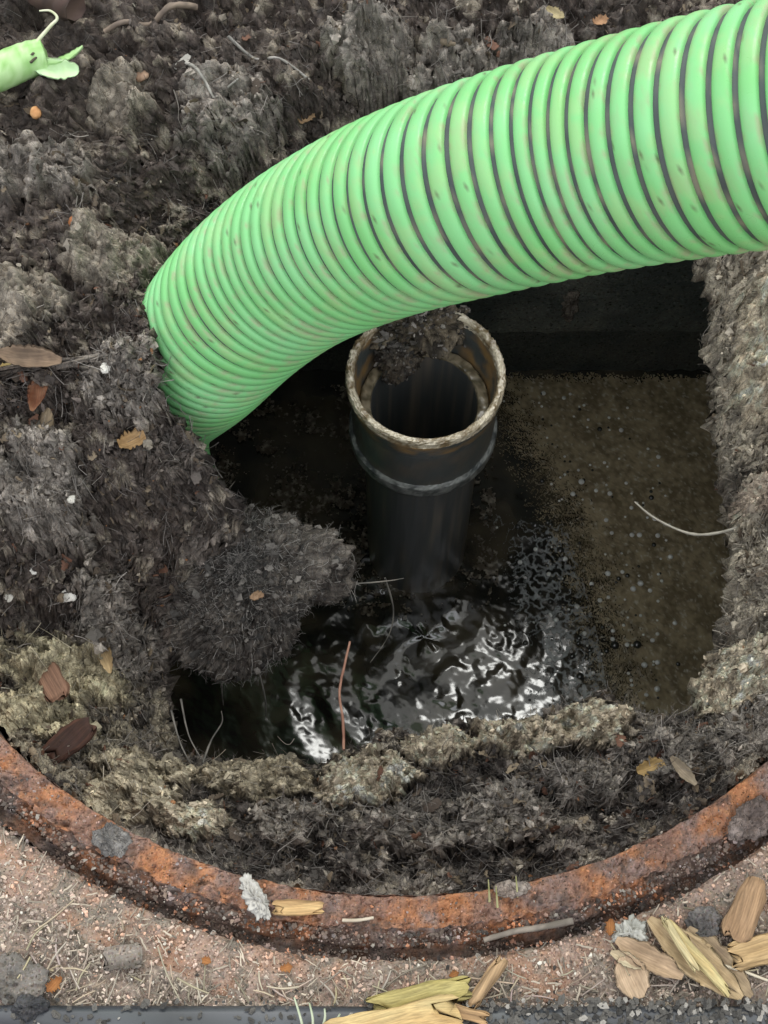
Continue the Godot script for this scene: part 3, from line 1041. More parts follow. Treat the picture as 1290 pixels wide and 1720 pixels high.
# ---------------------------------------------------------------- hose
func build_hose() -> void:
	var pts := [Vector3(-.158, -.80, -.050), Vector3(-.170, -.66, -.066), Vector3(-.205, -.50, -.106), Vector3(-.222, -.345, -.124), Vector3(-.196, -.205, -.109), Vector3(-.138, -.055, -.068),
		Vector3(-.099, .033, -.053), Vector3(-.055, .098, -.047), Vector3(0, .172, -.026), Vector3(.049, .226, -.006), Vector3(.108, .266, .005), Vector3(.178, .320, .028),
		Vector3(.30, .39, .06), Vector3(.50, .44, .10), Vector3(.78, .36, .15), Vector3(1.02, .17, .20), Vector3(1.30, .075, .26), Vector3(1.6, .066, .32)]
	var path := smooth_path(pts, 40)
	# even steps along the line, with a frame that does not twist
	var pos := PackedVector3Array([path[0]])
	var step := 0.0025
	var carry := path[0]
	var k := 1
	while k < path.size():
		var gap := carry.distance_to(path[k])
		if gap < step: k += 1
		else:
			carry = carry.move_toward(path[k], step)
			pos.append(carry)
	for round in 40:
		var smoothed := pos.duplicate()
		for j in range(2, pos.size() - 2): smoothed[j] = (pos[j - 2] + pos[j - 1] * 2.0 + pos[j] * 2.0 + pos[j + 1] * 2.0 + pos[j + 2]) / 8.0
		pos = smoothed
	var even := PackedVector3Array([pos[0]])      # smoothing bunched the points: space them evenly again
	carry = pos[0]
	k = 1
	while k < pos.size():
		if carry.distance_to(pos[k]) < step:
			k += 1
		else:
			carry = carry.move_toward(pos[k], step)
			even.append(carry)
	pos = even
	var U := PackedVector3Array()
	var W := PackedVector3Array()
	var u := Vector3(1, 0, 0)
	for j in pos.size():
		var t := (pos[mini(j + 1, pos.size() - 1)] - pos[maxi(j - 1, 0)]).normalized()
		u = (u - t * u.dot(t)).normalized()
		U.append(u)
		W.append(t.cross(u))
	var n := pos.size()
	var o := thing("suction_hose", "thick bright green ribbed suction hose curving down into the hole", "hose", Vector3.ZERO)
	var p := PackedVector3Array()
	var c := PackedColorArray()
	var sides := 48
	for j in n:
		for s in sides:
			var a := TAU * s / sides
			var q := pos[j] + (U[j] * cos(a) + W[j] * sin(a)) * 0.0542
			p.append(q)
			var k2 := Color(0.045, 0.058, 0.060).lerp(Color(0.085, 0.098, 0.095), clampf(0.5 + fbm(q, 40.0), 0.0, 1.0))
			c.append(k2.lerp(Color(0.26, 0.23, 0.16), clampf(2.2 * fbm(q + Vector3(1, 2, 3), 75.0) + 1.2 * fbm(q, 260.0) - 0.35, 0.0, 0.75)))
	obj("hose_wall", grid_mesh(p, n, sides, false, true, false, c), M.wall, o)
	# the helix: one rib wound round the wall
	var pitch := 0.0117
	var turns := int((n - 2) * step / pitch) - 1
	var seg := 110
	var across := [-1.0, -0.93, -0.74, -0.45, -0.15, 0.15, 0.45, 0.74, 0.93, 1.0]
	var rise := [-0.001, 0.0013, 0.0024, 0.0030, 0.0032, 0.0032, 0.0030, 0.0024, 0.0013, -0.001]
	var half := 0.00455
	p = PackedVector3Array()
	c = PackedColorArray()
	for j in turns * seg + 1:
		var along := pitch * (float(j) / seg + 0.6)
		var a := TAU * j / seg
		for v in across.size():
			var f: float = (along + across[v] * half) / step
			var i0 := clampi(int(f), 0, n - 2)
			var ft: float = f - i0
			var dir := (U[i0].lerp(U[i0 + 1], ft) * cos(a) + W[i0].lerp(W[i0 + 1], ft) * sin(a)).normalized()
			var q: Vector3 = pos[i0].lerp(pos[i0 + 1], ft) + dir * (0.0540 + rise[v])
			p.append(q)
			var g := Color(0.185, 0.53, 0.180).lerp(Color(0.225, 0.58, 0.240), clampf(0.5 + 1.2 * fbm(q, 14.0), 0.0, 1.0))
			g = g.lerp(Color(0.32, 0.50, 0.20), clampf(1.7 * fbm(q + Vector3(4, 4, 1), 22.0) + 0.8 * fbm(q, 120.0) - 0.2, 0.0, 0.38))
			var smear := clampf(1.4 * fbm(q + Vector3(2, 9, 1), 45.0) + 1.0 * fbm(q, 240.0) - 0.05, 0.0, 0.7)
			g = g.lerp(Color(0.34, 0.30, 0.19), smear * (0.9 if absf(across[v]) > 0.7 else 0.25))
			# mud splashes and scrapes, thickest on the part that goes into the hole
			var mud := smoothstep(0.50, 0.55, 0.7 * fbm(q + Vector3(7, 1, 3), 190.0) + 0.5 * fbm(q, 420.0) + 0.16 * fbm(q, 12.0) - 0.02)
			g = g.lerp(Color(0.10, 0.085, 0.05), mud * 0.8)
			c.append(g)
	obj("helix_rib", grid_mesh(p, turns * seg + 1, across.size(), false, false, false, c, false), M.rib, o)


# ---------------------------------------------------------------- small things
func put(called: String, mesh: Mesh, mat: Material, at: Vector3, yaw: float, label: String, category: String, group := "", pitch := 0.0, roll := 0.0) -> MeshInstance3D:
	var o := obj(called, mesh, mat)
	o.position = at
	o.rotation = Vector3(roll, yaw, pitch)
	tag(o, label, category, group)
	return o

func on_ground(x: float, z: float) -> Vector3:
	var w := Vector3(x, 0, z)
	return Vector3(x, 0.0 + maxf(0.0, ground_height(w)), z)

func lin(r: float, g: float, b: float) -> Color:
	return Color(r, g, b)

func build_root_ball() -> void:
	# three balls flowing together, hanging from the left bank towards the pipe
	var at := Vector3(-0.108, -0.180, 0.062)
	var balls := [[Vector3(-.040, -.012, .0), .055], [Vector3(.006, -.006, -.008), .046], [Vector3(.052, -.004, -.014), .028], [Vector3(-.008, -.03, .030), .036]]
	var p := PackedVector3Array()
	var c := PackedColorArray()
	var res := 150
	for r in res + 1:
		var th := PI * (float(r) + (0.05 if r == 0 else (-0.05 if r == res else 0.0))) / res
		for s in res * 2:
			var ph := TAU * s / (res * 2)
			var d := Vector3(sin(th) * cos(ph), cos(th), sin(th) * sin(ph))
			var sum := 0.0
			for b in balls:
				var m: Vector3 = b[0]
				var along := m.dot(d)
				var off := m.length_squared() - along * along
				var rr: float = b[1] * b[1] - off
				var reach: float = along + (sqrt(rr) if rr > 0.0 else -0.05)
				sum += exp(maxf(reach, 0.0) * 70.0)
			var reach2 := log(sum) / 70.0
			var q := d * reach2
			q += d * (0.012 * fbm(q, 24.0) + 0.002 * cell(q, 55.0) + 0.008 * fbm(q, 80.0) + 0.0045 * ridge(q, 170.0) + 0.0042 * fbm(q, 330.0))
			q.y *= 0.9
			p.append(q)
			var k := lin(.075, .064, .056).lerp(lin(.28, .248, .215), clampf(0.45 + 1.0 * fbm(q, 22.0) + 1.2 * fbm(q, 150.0), 0.0, 1.0))
			c.append(k)
	var o := obj("root_ball", grid_mesh(p, res + 1, res * 2, false, true, true, c, true), M.soil)
	o.position = at
	tag(o, "shaggy grey ball of matted roots hanging off the left bank over the water", "root ball")
	hairs(o, 8000, 0.021, 0.04, 0.40, 0.07)
	crumbs_on(o, 2500, 0.02, 0.26)

func build_clods() -> void:
	# soil fallen on the back of the pipe
	var o := put("hanging_soil", lump(Vector3(.044, .026, .022), .014, 26.0, 21.0, lin(.09, .078, .062), lin(.42, .35, .25), 60, 60.0), M.clay, Vector3(.034, -.252, -.212), .1, "brown soil clump hanging over the back of the pipe rim", "soil clump")
	hairs(o, 500, .012, .05, .22, .25)
	crumbs_on(o, 700, 0.04, 0.40)
	o = put("hanging_soil", lump(Vector3(.022, .030, .014), .010, 34.0, 22.0, lin(.08, .07, .06), lin(.30, .25, .19), 44, 60.0), M.clay, Vector3(.012, -.275, -.193), .1, "smaller dark soil clump hanging inside the pipe mouth", "soil clump")
	hairs(o, 300, .012, .05, .2, .3)
	crumbs_on(o, 350, 0.04, 0.34)
	put("wall_dirt", lump(Vector3(.009, .030, .005), .005, 60.0, 23.0, lin(.20, .17, .14), lin(.5, .44, .36), 30, 60.0), M.clay, Vector3(.206, -.478, -.380), 0.0, "small ragged dirt scrap stuck on the far tank wall", "dirt scrap")

func build_stem() -> void:
	var o := thing("green_stem", "broken bright green plant stem at the left edge of the bank", "plant stem", on_soil(-.272, -.262) + Vector3.UP * .014)
	var ga := lin(.24, .46, .13)
	var gb := lin(.46, .66, .32)
	obj("stalk", stem([Vector3(-.16, .03, .095), Vector3(-.08, .014, .050), Vector3(-.02, .004, .017), Vector3(.008, .002, .0), Vector3(.022, .001, -.006)], .0150, .0125, ga, gb, 20, .05, 8), M.leafy, o)
	var f := obj("torn_flap", leaf(.034, .016, .25, .10, .0012, 3.0, gb, lin(.50, .70, .40), .35), M.leafy, o)
	f.position = Vector3(.034, .002, .008)
	f.rotation = Vector3(.5, -.15, .1)
	f = obj("torn_flap", leaf(.030, .010, .3, .15, .0012, 5.0, ga, gb, .2), M.leafy, o)
	f.position = Vector3(.040, .004, .001)
	f.rotation = Vector3(-.4, .25, .25)
	obj("curled_strip", stem([Vector3(.016, .010, -.008), Vector3(.028, .016, -.020), Vector3(.033, .018, -.026), Vector3(.028, .020, -.031), Vector3(.020, .020, -.031)], .0017, .0006, lin(.50, .52, .32), lin(.66, .66, .50), 6, .2), M.leafy, o)
	f = obj("dark_end_disc", lump(Vector3(.0016, .0098, .0098), .0016, 200.0, 9.0, lin(.10, .20, .05), lin(.30, .42, .18), 16), M.leafy, o)  # dark disc on the capped stalk, painting the shade of an open end
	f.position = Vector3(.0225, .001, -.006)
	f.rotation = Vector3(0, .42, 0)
	for q in [[.014, .0122, .001, .009, -.5], [.017, .0105, .006, .007, .9], [.019, .0090, -.010, .006, 1.3]]:
		f = obj("dirt_scrap", splinter(q[3], q[3] * .35, .0012, 4.0 + q[0] * 100.0, lin(.03, .028, .02), lin(.10, .085, .05)), M.litter, o)
		f.position = Vector3(q[0], q[1], q[2])
		f.rotation = Vector3(0, q[4], .1)

func root_line(called: String, xz: Array, lift: float, r0: float, r1: float, ca: Color, cb: Color, label: String, category: String) -> void:
	var base := on_soil(xz[0][0], xz[0][1])
	var pts := []
	for q in xz:
		var s := on_soil(q[0], q[1])
		pts.append(s + Vector3.UP * (lift + r0 * 0.7) - base)
	var o := obj(called, stem(pts, r0, r1, ca, cb, 8, .35), M.litter)
	o.position = base
	tag(o, label, category)

func build_roots() -> void:
	root_line("thick_root", [[-.290, -.375], [-.272, -.340], [-.250, -.320], [-.228, -.303]], .012, .0125, .0095, lin(.038, .022, .017), lin(.075, .044, .034), "thick smooth dark brown root at the top left of the bank", "root")
	root_line("brown_root", [[-.211, -.304], [-.195, -.306], [-.178, -.313], [-.161, -.320], [-.145, -.335]], .007, .0018, .0026, lin(.13, .10, .08), lin(.26, .20, .15), "brown branching root running off the thick dark root", "root")
	root_line("grey_twig", [[-.117, -.295], [-.098, -.286], [-.078, -.276], [-.056, -.264]], .003, .0013, .0009, lin(.20, .19, .17), lin(.36, .34, .31), "thin straight grey twig on the far bank above the hose", "twig")
	root_line("forked_twig", [[-.147, -.267], [-.135, -.250], [-.124, -.232]], .003, .0014, .0009, lin(.22, .21, .18), lin(.38, .36, .32), "thin twig with a pale head on the bank left of the hose", "twig")
	root_line("side_twig", [[-.124, -.232], [-.116, -.239], [-.106, -.245]], .003, .0010, .0007, lin(.20, .19, .17), lin(.34, .32, .29), "short side twig meeting the tip of the pale-headed twig", "twig")
	put("pale_bark_flake", leaf(.016, .007, .2, .1, .0012, 8.0, lin(.26, .25, .22), lin(.45, .43, .38), .5), M.litter, on_soil(-.150, -.271) + Vector3.UP * .004, .9, "whitish bark flake at the head of the thin pale twig", "bark flake")
	# bare roots and needles over the water
	var o := obj("white_root", stem([Vector3(.199, -.168, -.001), Vector3(.216, -.176, .010), Vector3(.242, -.178, .022), Vector3(.262, -.165, .027), Vector3(.286, -.135, .030)], .0008, .0014, lin(.30, .28, .23), lin(.46, .43, .36), 6, .4), M.litter)
	tag(o, "long pale root reaching from the right bank over the scum", "root")
	o = obj("red_needle", stem([Vector3(-.026, -.178, .112), Vector3(-.030, -.184, .128), Vector3(-.034, -.188, .150), Vector3(-.031, -.186, .172), Vector3(-.030, -.181, .196)], .0009, .0012, lin(.26, .12, .08), lin(.42, .23, .16), 6, .3), M.litter)
	tag(o, "thin copper red needle sticking out from the front bank over the water", "needle")
	var spec := [[[Vector3(.001, -.26, .028), Vector3(.008, -.29, .045), Vector3(.004, -.31, .062), Vector3(-.012, -.33, .08)], "pale forked rootlet hanging off the root ball tip"],
		[[Vector3(-.044, -.19, .06), Vector3(-.02, -.20, .056), Vector3(.004, -.22, .046), Vector3(.016, -.23, .040)], "thin rootlet reaching from the root ball towards the pipe"],
		[[Vector3(-.10, -.20, .120), Vector3(-.096, -.25, .135), Vector3(-.098, -.29, .142)], "long rootlet dangling from the underside of the root ball"],
		[[Vector3(-.125, -.20, .115), Vector3(-.130, -.24, .130), Vector3(-.133, -.28, .133)], "short dark rootlet hanging left of the longest one"],
		[[Vector3(-.135, -.185, .205), Vector3(-.130, -.19, .186), Vector3(-.124, -.20, .170), Vector3(-.126, -.21, .158)], "thin root standing up from the front left corner"],
		[[Vector3(-.152, -.17, .16), Vector3(-.146, -.18, .185), Vector3(-.134, -.185, .205)], "first of the dark roots bridging the left corner of the hole"],
		[[Vector3(-.158, -.165, .17), Vector3(-.150, -.175, .195), Vector3(-.136, -.18, .218)], "second dark root bridging the left corner nearer the lip"]]
	for s in spec:
		o = obj("rootlet", stem(s[0], .0009, .0003, lin(.09, .085, .075), lin(.24, .22, .19), 6, .4), M.litter)
		tag(o, s[1], "rootlet", "rootlets hanging over the water")

func build_litter_on_soil() -> void:
	put("dead_leaf", leaf(.032, .013, .35, .12, .0009, 1.0, lin(0.298, 0.114, 0.063), lin(0.473, 0.263, 0.175), .1), M.woody, on_soil(-.229, .008) + Vector3.UP * .007, 1.45, "reddish brown curled leaf lying on the left bank", "leaf")
	put("dead_leaf", leaf(.026, .014, -.3, .10, .0009, 2.0, lin(0.280, 0.236, 0.184), lin(0.473, 0.403, 0.315), .2), M.woody, on_soil(-.228, .027) + Vector3.UP * .006, 1.3, "greyish tan leaf just in front of the reddish leaf", "leaf")
	put("dead_leaf", leaf(.044, .017, .35, .10, .0009, 3.3, lin(0.193, 0.149, 0.123), lin(0.350, 0.271, 0.219), .2), M.woody, on_soil(-.231, -.004) + Vector3.UP * .008, -.15, "brown grey curled leaf with yellow tip at the left edge", "leaf")
	put("leaf_tip", leaf(.012, .008, .3, .1, .0009, 3.6, lin(0.787, 0.630, 0.280), lin(0.950, 0.840, 0.455), .4), M.woody, on_soil(-.253, -.010) + Vector3.UP * .010, .2, "yellow leaf scrap touching the end of the brown grey leaf", "leaf scrap")
	put("dead_leaf", leaf(.019, .014, .3, .15, .0009, 4.0, lin(0.525, 0.350, 0.175), lin(0.770, 0.560, 0.333), .4, .3), M.woody, on_soil(-.170, .030) + Vector3.UP * .006, .4, "small torn tan leaf on the left bank above the root ball", "leaf")
	put("dead_leaf", leaf(.032, .011, .4, .10, .0009, 5.0, lin(0.455, 0.350, 0.210), lin(0.735, 0.595, 0.385), .1), M.woody, on_soil(-.201, .142) + Vector3.UP * .007, -1.2, "narrow tan leaf upright by the olive clods at left", "leaf")
	put("bark_chip", splinter(.040, .018, .008, 6.0, lin(0.105, 0.052, 0.042), lin(0.184, 0.096, 0.077)), M.woody, on_soil(-.214, .213) + Vector3.UP * .014, .75, "maroon bark chip lying between the olive clods", "bark chip")
	put("bark_chip", splinter(.030, .016, .006, 7.0, lin(0.245, 0.140, 0.105), lin(0.367, 0.228, 0.175)), M.woody, on_soil(-.231, .171) + Vector3.UP * .010, -1.1, "dull reddish bark chip above the maroon one", "bark chip")
	put("dead_leaf", leaf(.030, .012, .45, .1, .0009, 8.0, lin(0.131, 0.056, 0.045), lin(0.245, 0.131, 0.105), .1), M.woody, on_soil(.190, .226) + Vector3.UP * .008, 1.1, "dark maroon leaf on the front bank at right", "leaf")
	put("dead_leaf", leaf(.020, .012, .3, .1, .0009, 9.0, lin(0.525, 0.385, 0.175), lin(0.735, 0.560, 0.298), .3, .3), M.woody, on_soil(.181, .230) + Vector3.UP * .008, .3, "yellowish tan leaf scrap beside the dark maroon leaf", "leaf")
	put("dead_leaf", leaf(.024, .009, .3, .1, .0009, 9.5, lin(0.385, 0.350, 0.298), lin(0.578, 0.525, 0.455), .2), M.woody, on_soil(.197, .239) + Vector3.UP * .008, -.9, "grey leaf strip right of the dark maroon leaf", "leaf")
	put("leaf_scrap", leaf(.014, .010, .3, .1, .0009, 10.0, lin(0.490, 0.350, 0.228), lin(0.735, 0.560, 0.385), .5, .3), M.woody, on_soil(-.059, -.250) + Vector3.UP * .006, .8, "tan leaf scrap by the far end of the grey twig", "leaf scrap")
	put("leaf_scrap", leaf(.016, .010, .3, .2, .0009, 11.0, lin(0.525, 0.473, 0.298), lin(0.770, 0.735, 0.525), .1, .2), M.woody, on_soil(.128, -.308) + Vector3.UP * .008, -.7, "pale green grey leaf scrap at the upper edge of the hose", "leaf scrap")
	put("leaf_scrap", leaf(.012, .009, .3, .2, .0009, 12.0, lin(0.525, 0.315, 0.193), lin(0.735, 0.490, 0.333), .5, .3), M.woody, on_soil(.165, -.318) + Vector3.UP * .008, .5, "reddish tan scrap right of the pale green grey one", "leaf scrap")
	put("seed", lump(Vector3(.0042, .0036, .0056), .0006, 220.0, 1.0, lin(.42, .19, .07), lin(.55, .30, .13), 18), M.litter, on_soil(-.254, -.223) + Vector3.UP * .004, .1, "orange seed just in front of the broken green stem", "seed", "seeds on the bank")
	put("seed", lump(Vector3(.0042, .0036, .0060), .0006, 220.0, 2.0, lin(.34, .13, .05), lin(.46, .20, .08), 18), M.litter, on_soil(-.220, -.134) + Vector3.UP * .004, .2, "rust orange seed alone on the dark left bank", "seed", "seeds on the bank")
	put("seed", lump(Vector3(.0028, .0024, .0036), .0004, 260.0, 3.0, lin(.55, .44, .08), lin(.65, .55, .14), 18), M.litter, on_soil(-.079, -.202) + Vector3.UP * .003, .2, "tiny yellow seed close above the hose", "seed", "seeds on the bank")
	put("seed", lump(Vector3(.0060, .0036, .0046), .0008, 200.0, 4.0, lin(.32, .20, .13), lin(.42, .28, .19), 18), M.litter, on_soil(-.180, -.258) + Vector3.UP * .003, .2, "dull pinkish seed left of the pale-headed twig", "seed", "seeds on the bank")
	put("seed", lump(Vector3(.0052, .0026, .0034), .0022, 200.0, 5.0, lin(.26, .16, .09), lin(.38, .25, .15), 18), M.litter, Vector3(-.094, -.126, .094), .2, "orange brown seed lying on the root ball", "seed", "seeds on the bank")
	var bits := [[-.183, -.002, .0045, "largest white chip, on the left bank above the torn tan leaf"], [-.223, .110, .0062, "cream chip on the bank left of the root ball"], [-.211, .066, .0034, "small white chip left of the root ball middle"],
		[-.260, .118, .0034, "white chip at the left edge level with the root ball"], [-.244, .100, .0030, "white chip between the cream chip and the left edge"], [-.152, .245, .0026, "tiny white chip on the olive clods at front left"], [-.122, .268, .0026, "tiny white chip by the front left lip"]]
	for b in bits:
		var s: float = b[2]
		put("white_chip", lump(Vector3(s, s * .5, s * .8), s * .4, .5 / s, b[0] * 50.0, lin(.50, .48, .42), lin(.68, .66, .60), 14), M.litter, on_soil(b[0], b[1]) + Vector3.UP * (s * .4 + .002), b[0] * 40.0, b[3], "chip", "white chips on the bank")

func build_frame_litter() -> void:
	var y := .003
	put("wood_chip", splinter(.031, .008, .004, 31.0, lin(0.735, 0.473, 0.245), lin(0.950, 0.735, 0.420)), M.woody, Vector3(-.050, y + .001, .3375), -.03, "yellow tan wood chip lying on the iron frame left of centre", "wood chip")
	put("leaf_tuft", lump(Vector3(.006, .004, .015), .004, 130.0, 32.0, lin(.30, .29, .26), lin(.48, .46, .42), 30), M.litter, Vector3(-.075, y, .331), .55, "fuzzy pale grey tuft across the iron lip", "tuft")
	put("twig", stem([Vector3(.058, y - .005, .3545), Vector3(.075, y - .003, .3500), Vector3(.092, y - .002, .3475), Vector3(.110, y - .001, .3440)], .0016, .0020, lin(.13, .11, .09), lin(.26, .22, .18), 7, .3), M.litter, Vector3.ZERO, 0.0, "grey brown twig lying along the groove of the frame", "twig")
	put("flat_stone", lump(Vector3(.017, .004, .011), .004, 60.0, 34.0, lin(.22, .17, .15), lin(.36, .29, .26), 30), M.clay, Vector3(.220, y + .001, .286), .6, "flat pinkish grey stone on the frame at the right edge", "stone")
	put("stone_flake", lump(Vector3(.012, .003, .009), .003, 80.0, 35.0, lin(.22, .21, .20), lin(.36, .34, .32), 26), M.clay, Vector3(-.162, y - .001, .298), -.5, "grey crusty flake on the frame at left", "stone flake")
	put("stone_flake", lump(Vector3(.011, .0024, .005), .002, 110.0, 36.0, lin(.40, .32, .27), lin(.54, .46, .40), 22), M.clay, Vector3(.075, y, .3265), .15, "pale pinkish flake on the lip right of centre", "stone flake")
	var blades := [[.062, .330, .003, .022, .018, "first grass blade standing on the iron lip, leftmost"], [.0665, .333, .004, .019, .018, "second grass blade on the iron lip, right of the first"], [.0785, .327, -.003, .016, -.010, "short grass blade by the pinkish flake on the lip"]]
	for b in blades:
		put("grass_stalk", stem([Vector3(0, 0, .003), Vector3(-.001, b[3] * .5, -.002), Vector3(-.002, b[3], -.006)], .0008, .0003, lin(.30, .30, .12), lin(.46, .44, .22), 5, .1), M.litter, Vector3(b[0], 0.0, b[1]), 0.0, b[5], "grass blade", "grass blades on the lip")
	put("straw", stem([Vector3(-.024, y - .003, .3435), Vector3(-.016, y, .3440), Vector3(-.006, y, .3425)], .0011, .0009, lin(.42, .36, .27), lin(.55, .48, .38), 6, .2), M.litter, Vector3.ZERO, 0.0, "pale straw lying across the groove at the centre", "straw")

func build_ground_things() -> void:
	put("slate_stone", lump(Vector3(.023, .005, .013), .004, 45.0, 41.0, lin(.20, .185, .165), lin(.33, .30, .27), 34), M.ground, on_ground(-.213, .376) + Vector3.UP * .003, -.25, "large flat grey slate at the left end of the ground", "stone")
	put("flat_stone", splinter(.023, .014, .004, 42.0, lin(.30, .26, .22), lin(.42, .37, .32)), M.ground, on_ground(-.150, .3645) + Vector3.UP * .003, .1, "flat squarish beige stone left of the centre straw", "stone")
	put("dark_stone", lump(Vector3(.010, .006, .007), .003, 90.0, 43.0, lin(.07, .07, .075), lin(.13, .13, .135), 26), M.ground, Vector3(-.199, .009, .3925), .2, "small dark stone on the black edging at left", "stone")
	var orange := [[-.188, .3795, .011, .8, "orange leaf scrap right of the large slate"], [-.0560, .3705, .0075, .2, "bright orange scrap at left centre of the ground"], [-.102, .3665, .006, -.4, "small brick red scrap left of centre"], [.131, .3480, .0095, 1.4, "orange scrap above the dry leaves"], [.040, .374, .006, .3, "small orange crumb of leaf at centre ground"]]
	for o in orange:
		put("orange_scrap", leaf(o[2], o[2] * .7, .2, .1, .0009, o[0] * 30.0, lin(.34, .13, .04), lin(.56, .27, .10), .05, .5), M.woody, on_ground(o[0], o[1]) + Vector3.UP * .003, o[3], o[4], "leaf scrap", "orange scraps on the ground")
	# the heap of dry leaves and split wood at the right
	var y := Vector3.UP * .004
	put("dry_leaf", leaf(.066, .022, .18, .05, .0010, 51.0, lin(0.595, 0.473, 0.315), lin(0.840, 0.700, 0.490), .1), M.woody, on_ground(.178, .3655) + y, -.72, "largest dry tan leaf under the split sticks at right", "leaf")
	put("dry_leaf", leaf(.050, .018, .2, .05, .0010, 52.0, lin(0.438, 0.350, 0.263), lin(0.630, 0.525, 0.385), .1), M.woody, on_ground(.192, .3675) + y * .8, -.85, "grey brown dry leaf behind the largest one", "leaf")
	put("dry_leaf", leaf(.042, .015, .3, .05, .0010, 53.0, lin(0.525, 0.403, 0.298), lin(0.770, 0.612, 0.473), .2), M.woody, on_ground(.152, .3655) + y, -.5, "narrow dry leaf left of the largest one", "leaf")
	put("dry_leaf", leaf(.024, .020, .2, .05, .0010, 54.0, lin(0.665, 0.525, 0.403), lin(0.875, 0.717, 0.578), .3), M.woody, on_ground(.141, .3760) + y, -1.3, "triangular pinkish tan leaf piece in front of the heap", "leaf")
	put("dry_leaf", leaf(.020, .008, .3, .05, .0010, 55.0, lin(0.805, 0.700, 0.542), lin(0.950, 0.910, 0.735), .2), M.woody, on_ground(.139, .3665) + y, -.45, "pale curled leaf strip at the left end of the heap", "leaf")
	put("split_stick", splinter(.054, .006, .005, 56.0, lin(0.910, 0.735, 0.385), lin(0.950, 0.950, 0.595)), M.woody, on_ground(.179, .3650) + y * 2.6, -.85, "long pale yellow split stick lying over the largest leaf", "stick")
	put("split_stick", splinter(.036, .004, .004, 57.0, lin(0.945, 0.805, 0.490), lin(0.950, 0.950, 0.665)), M.woody, on_ground(.1685, .3585) + y * 2.6, -1.05, "short pale split stick beside the long yellow one", "stick")
	put("straw", stem([Vector3(-.014, 0, -.004), Vector3(0, .001, 0), Vector3(.014, 0, .005)], .0010, .0008, lin(.52, .45, .33), lin(.62, .55, .42), 6, .2), M.litter, on_ground(.205, .3725) + y, 0.0, "pale straw end right of the long yellow stick", "straw")
	put("bark_piece", splinter(.040, .016, .008, 58.0, lin(0.473, 0.315, 0.201), lin(0.700, 0.507, 0.350)), M.woody, on_ground(.209, .338) + y * 1.5, 1.1, "brown bark piece at the right edge beside the frame", "bark")
	put("bark_piece", splinter(.042, .016, .006, 59.0, lin(0.700, 0.507, 0.280), lin(0.945, 0.735, 0.455)), M.woody, on_ground(.218, .3615) + y * 1.3, .2, "yellow tan wood piece at the right edge of the ground", "bark")
	put("grey_stone", lump(Vector3(.011, .006, .009), .004, 70.0, 60.0, lin(.16, .15, .145), lin(.28, .26, .25), 26), M.ground, on_ground(.186, .3460) + y * .6, .2, "grey stone between the frame and the dry leaves", "stone")
	put("leaf_tuft", lump(Vector3(.010, .005, .008), .005, 110.0, 61.0, lin(.25, .25, .22), lin(.46, .45, .40), 26), M.litter, on_ground(.143, .3510) + y * .5, .2, "pale grey lichen tuft above the dry leaves", "tuft")
	# mossy stick and the wood under it
	put("mossy_stick", splinter(.062, .013, .009, 62.0, lin(0.560, 0.510, 0.190), lin(0.800, 0.760, 0.380)), M.woody, on_ground(.020, .3865) + y * 2.2, .20, "yellow green mossy stick at the front edge", "stick")
	put("wood_piece", splinter(.080, .020, .010, 63.0, lin(0.805, 0.578, 0.298), lin(0.950, 0.840, 0.490)), M.woody, Vector3(.004, .016, .4025), .16, "tan split wood under the mossy stick on the edging", "wood")
	put("wood_piece", splinter(.034, .007, .005, 64.0, lin(0.595, 0.420, 0.263), lin(0.840, 0.630, 0.420)), M.woody, on_ground(.058, .3785) + y * 1.6, .95, "thin brown wood splinter right of the mossy stick", "wood")
	put("wood_piece", splinter(.026, .008, .005, 65.0, lin(0.630, 0.420, 0.245), lin(0.875, 0.630, 0.385)), M.woody, Vector3(.046, .014, .396), -.25, "curled brown wood flake below the thin splinter", "wood")
	for k in 4:
		put("grass_sprig", stem([Vector3(0, 0, .012), Vector3(-.002 + .003 * k, .006, .002), Vector3(-.006 + .005 * k, .009, -.010 + .003 * k)], .0011, .0005, lin(.30, .36, .22), lin(.46, .50, .36), 5, .1), M.litter, Vector3(-.044 + .0035 * k, .013, .398), 0.0, "thin pale green grass sprig at the front edge left of the wood", "grass blade", "grass sprigs at the front edge")
	# loose straws lying about
	for k in 95:
		var x := rng.randf_range(-.215, .225)
		var z := rng.randf_range(0.0, 1.0)
		var near := sqrt(maxf(0.0, .412 * .412 - (x - RC.x) * (x - RC.x))) + RC.z
		z = lerpf(near - .006, .388, pow(z, .6))
		if z > .387: continue
		var len := rng.randf_range(.006, .020) * (1.6 if rng.randf() < .2 else 1.0)
		var g := rng.randf_range(.20, .50)
		var bow := rng.randf_range(-.08, .08) * len
		var ca := lin(g, g * rng.randf_range(.76, .9), g * rng.randf_range(.5, .74))
		put("straw", stem([Vector3(-len / 2, 0, 0), Vector3(0, .0008, bow), Vector3(len / 2, 0, 0)], rng.randf_range(.0004, .0008), .0004, ca * .8, ca, 5, .3, 3), M.litter, on_ground(x, z) + Vector3.UP * .0022, rng.randf() * TAU, "loose bit of pale straw lying on the gritty ground", "straw", "loose straws on the ground")

